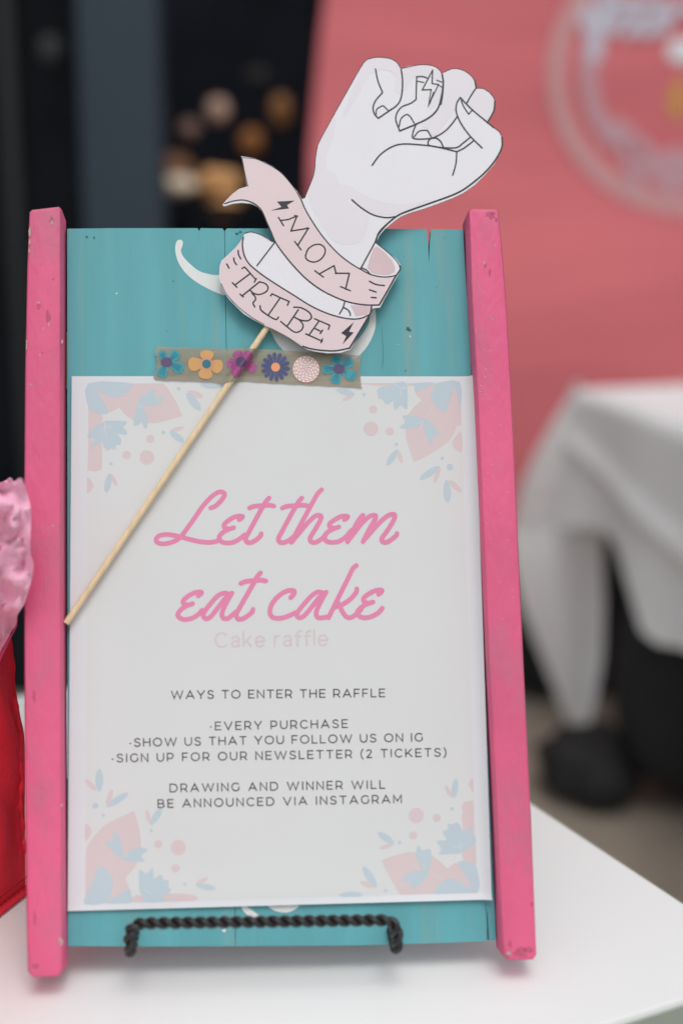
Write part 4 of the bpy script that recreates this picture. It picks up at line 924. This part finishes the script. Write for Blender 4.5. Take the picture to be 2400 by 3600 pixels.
# ================================================================ WIRE EASEL
ez = TZ + .0055
lipL, lipR = SP(452, 3248, .030), SP(1396, 3236, .030)
def down(p, z): return Vector((p.x, p.y, z))
back = Vector((-SN.x, -SN.y, 0)).normalized()
lowL, lowR = down(lipL, max(TZ + .0045, YP(452, 3366, lipL.y).z)), down(lipR, max(TZ + .0045, YP(1400, 3356, lipR.y).z))
print('EASEL', lipL.z - TZ, lowL.z - TZ, lowR.z - TZ, 'postbottoms', SP(150, 3440, PT).z - TZ, SP(1830, 3380, PT).z - TZ, SP(150, 3440, PT - .02).z - TZ)
eas = thing('easel', 'small black twisted wire easel holding the sign on the white table', 'easel', Vector(((lipL.x + lipR.x) / 2, (lipL.y + lipR.y) / 2 + .06, TZ)))
def rope(path, r=.00165, off=.00150, pitch=.0118, step=.0008):
    P = resample(path, step); n = len(P); A, B_ = [], []
    t = (P[1] - P[0]).normalized(); s = t.orthogonal().normalized()
    for i, p in enumerate(P):
        t = (P[min(i + 1, n - 1)] - P[max(i - 1, 0)]).normalized(); s = (s - t * s.dot(t)).normalized(); b = t.cross(s)
        a = 2 * math.pi * i * step / pitch; d_ = s * math.cos(a) + b * math.sin(a)
        A.append(p + d_ * off); B_.append(p - d_ * off)
    return merge(tube(A, r, 8), tube(B_, r, 8))
def rnd(P, r=.008, k=6):
    out_ = [P[0]]
    for a, p, b in zip(P, P[1:], P[2:]):
        ra = min(r, (a - p).length * .45, (b - p).length * .45)
        q0, q1 = p + (a - p).normalized() * ra, p + (b - p).normalized() * ra
        for i in range(k + 1):
            t_ = i / k; out_.append(q0 * (1 - t_) ** 2 + p * 2 * t_ * (1 - t_) + q1 * t_ ** 2)
    out_.append(P[-1]); return out_
path = rnd([lowL + back * .075, lowL, lipL, lipR, lowR, lowR + back * .075])
mesh('front_lip', rope([Vector(p) for p in path]), M_iron, eas, True)
# two uprights behind the board, rear leg and cross bar
bl_, br_ = lowL + back * .075, lowR + back * .075
tl_, tr_ = bl_ + SV * .26 + SU * .06, br_ + SV * .26 - SU * .06
tm = (tl_ + tr_) / 2
for a, b in ((bl_, tl_), (br_, tr_)):
    mesh('upright', rope([a, b]), M_iron, eas, True)
mesh('cross_bar', rope([bl_.lerp(tl_, .35), br_.lerp(tr_, .35)]), M_iron, eas, True)
mesh('top_bar', rope([tl_, tr_]), M_iron, eas, True)
rear = Vector((tm.x, tm.y, TZ + .004)) + back * .09
mesh('rear_leg', rope([tm, rear]), M_iron, eas, True)
for p in (bl_, br_):
    mesh('foot', tube([p, Vector((p.x, p.y, TZ + .0005))], .003, 10), M_iron, eas, True)

# ================================================================ RED BAG AND TISSUE
br = HP(90, 3126, TZ + .0015); bl = HP(0, 3197, TZ + .0015); wd_ = (bl - br); wd_.z = 0; wdir = wd_.normalized()
bn = Vector((wdir.y, -wdir.x, 0)); bn = bn if bn.y < 0 else -bn           # outward, towards the viewer
def BG(px, py, out_=0.0):                        # point of the bag's front plane
    r = ray(px, py); return CAM + r * ((br + bn * out_ - CAM).dot(bn) / r.dot(bn))
print('BAG', br, bl, BG(40, 2250))
bag = thing('gift_bag', 'crumpled red cloth bag with a stitched hem standing left of the pink post', 'bag', br + wdir * .12)
edge = [(90, 3126), (89, 3000), (88, 2850), (87, 2700), (86, 2590), (72, 2520), (60, 2450), (52, 2390), (54, 2345), (47, 2300), (44, 2262), (36, 2232), (20, 2200)]
Ecur = [BG(p.x, p.y) for p in crom(edge, 4)]
V, F = [], []
nu = 46; nvv = len(Ecur)
for j, p in enumerate(Ecur):
    h_ = (p.z - TZ); tt = j / (nvv - 1)
    for i in range(nu + 1):
        s = (i / nu) ** 1.3; q_ = p + wdir * s * (.25 - .02 * tt)
        f = .010 * noise.noise(Vector((s * 5 + h_ * 9, h_ * 6 - s * 3, 1.3))) + .006 * math.sin((s * .25 - h_ * .55) * 120 + 2 * noise.noise(Vector((s * 3, h_ * 10, 0)))) * (.25 + .75 * min(1, h_ / .12))
        f += .006 * math.sin(tt * 40 + s * 6) * max(0, tt - .72) / .28
        f *= min(1, s * 9 + .15)
        V.append(q_ + bn * f)
for j in range(nvv - 1):
    for i in range(nu):
        a = j * (nu + 1) + i; F.append((a, a + nu + 1, a + nu + 2, a + 1))
mesh('front_panel', (V, F), M_red, bag, True)
# side and back panels
V2, F2 = [], []
for j, p in enumerate(Ecur):
    for i in range(9):
        s = i / 8; V2.append(p - bn * .10 * s - wdir * (.006 * math.sin(s * math.pi)) + wdir * .014 * math.sin(s * 6 + j * .2) * s)
for j in range(nvv - 1):
    for i in range(8):
        a = j * 9 + i; F2.append((a, a + 1, a + 10, a + 9))
mesh('side_panel', (V2, F2), M_red, bag, True)
V2 = [Ecur[0] - bn * .1, Ecur[0] - bn * .1 + wdir * .25, Ecur[-1] - bn * .1 + wdir * .23, Ecur[-1] - bn * .1]
mesh('back_panel', (V2, [(0, 1, 2, 3)]), M_red, bag)
seam = [BG(x, y, .003) for x, y in ((88, 3000), (80, 2900), (72, 2820), (78, 2740), (70, 2660), (74, 2600), (66, 2540), (50, 2450))]
mesh('seam_ridge', tube(crom(seam, 6), [.0012 + .0006 * math.sin(i * 1.3) for i in range(len(crom(seam, 6)))], 8), M_red, bag, True)
st = []
for off in (.0055, .0105):
    for i in range(60):
        a = br + wdir * (.004 * i) + Vector((0, 0, off)) + bn * .0045; st.append(tube([a, a + wdir * .0026], .00035, 5))
mesh('stitching', merge(*st), M_redst, bag)
mesh('hem', tube([br + Vector((0, 0, .0016)) + bn * .003 + wdir * .01 * i for i in range(25)], .0022, 8), M_red, bag, True)

tis = thing('tissue_paper', 'crumpled bright pink tissue paper bulging out of the red bag', 'tissue paper', BG(0, 2250))
op = [(-8, 1712), (30, 1700), (56, 1690), (62, 1684), (78, 1682), (92, 1722), (104, 1765), (109, 1810), (107, 1870), (106, 1940), (112, 1962), (118, 1984), (113, 2030), (98, 2085), (84, 2128), (62, 2160), (58, 2190), (44, 2215), (30, 2240), (8, 2278), (-8, 2310)]
TY = .690
rt = random.Random(11)
def tdep(x, y): 
    e = min(1, max(0, (y - 2060) / 260))
    return TY + .035 * e + .012 * noise.noise(Vector((x * .022, y * .013, 2))) - .030 * abs(noise.noise(Vector((x * .022 + y * .008, y * .011, 7))))
pts2 = []
oc = [(p.x, p.y) for p in crom(op, 2)]
oc = oc + [(-420, 2330), (-460, 1760), (-250, 1700)]
n0 = len(oc); pts2 = [Vector(p) for p in oc]
edges = [(i, (i + 1) % n0) for i in range(n0)]
for i in range(900):
    pts2.append(Vector((rt.uniform(-440, 112), rt.uniform(1690, 2310))))
res = geometry.delaunay_2d_cdt(pts2, edges, [list(range(n0))], 1, 1e-4)
pv = [YP(v.x, v.y, tdep(v.x, v.y) + 0) for v in res[0]]
tf = [tuple(f) for f in res[2]]
o = mesh('front_sheet', (pv, tf), M_tissue, tis, True)
# a second sheet folded behind it
pv2 = [v + Vector((-.012, .03, -.006)) + Vector((0, rt.uniform(-.002, .002), 0)) for v in pv]
mesh('rear_sheet', (pv2, tf), M_tissue, tis, False)
fold = [(-8, 2318), (20, 2262), (44, 2225), (62, 2168), (60, 2200), (30, 2262), (-8, 2345)]
M_hot = mat('deep pink tissue', (.80, .12, .32), .55, transl=.3)
mesh('folded_edge', flat([YP(x, y, .716) for x, y in fold]), M_hot, tis)

for ob in bpy.data.objects:
    if '_mw' in ob: del ob['_mw']
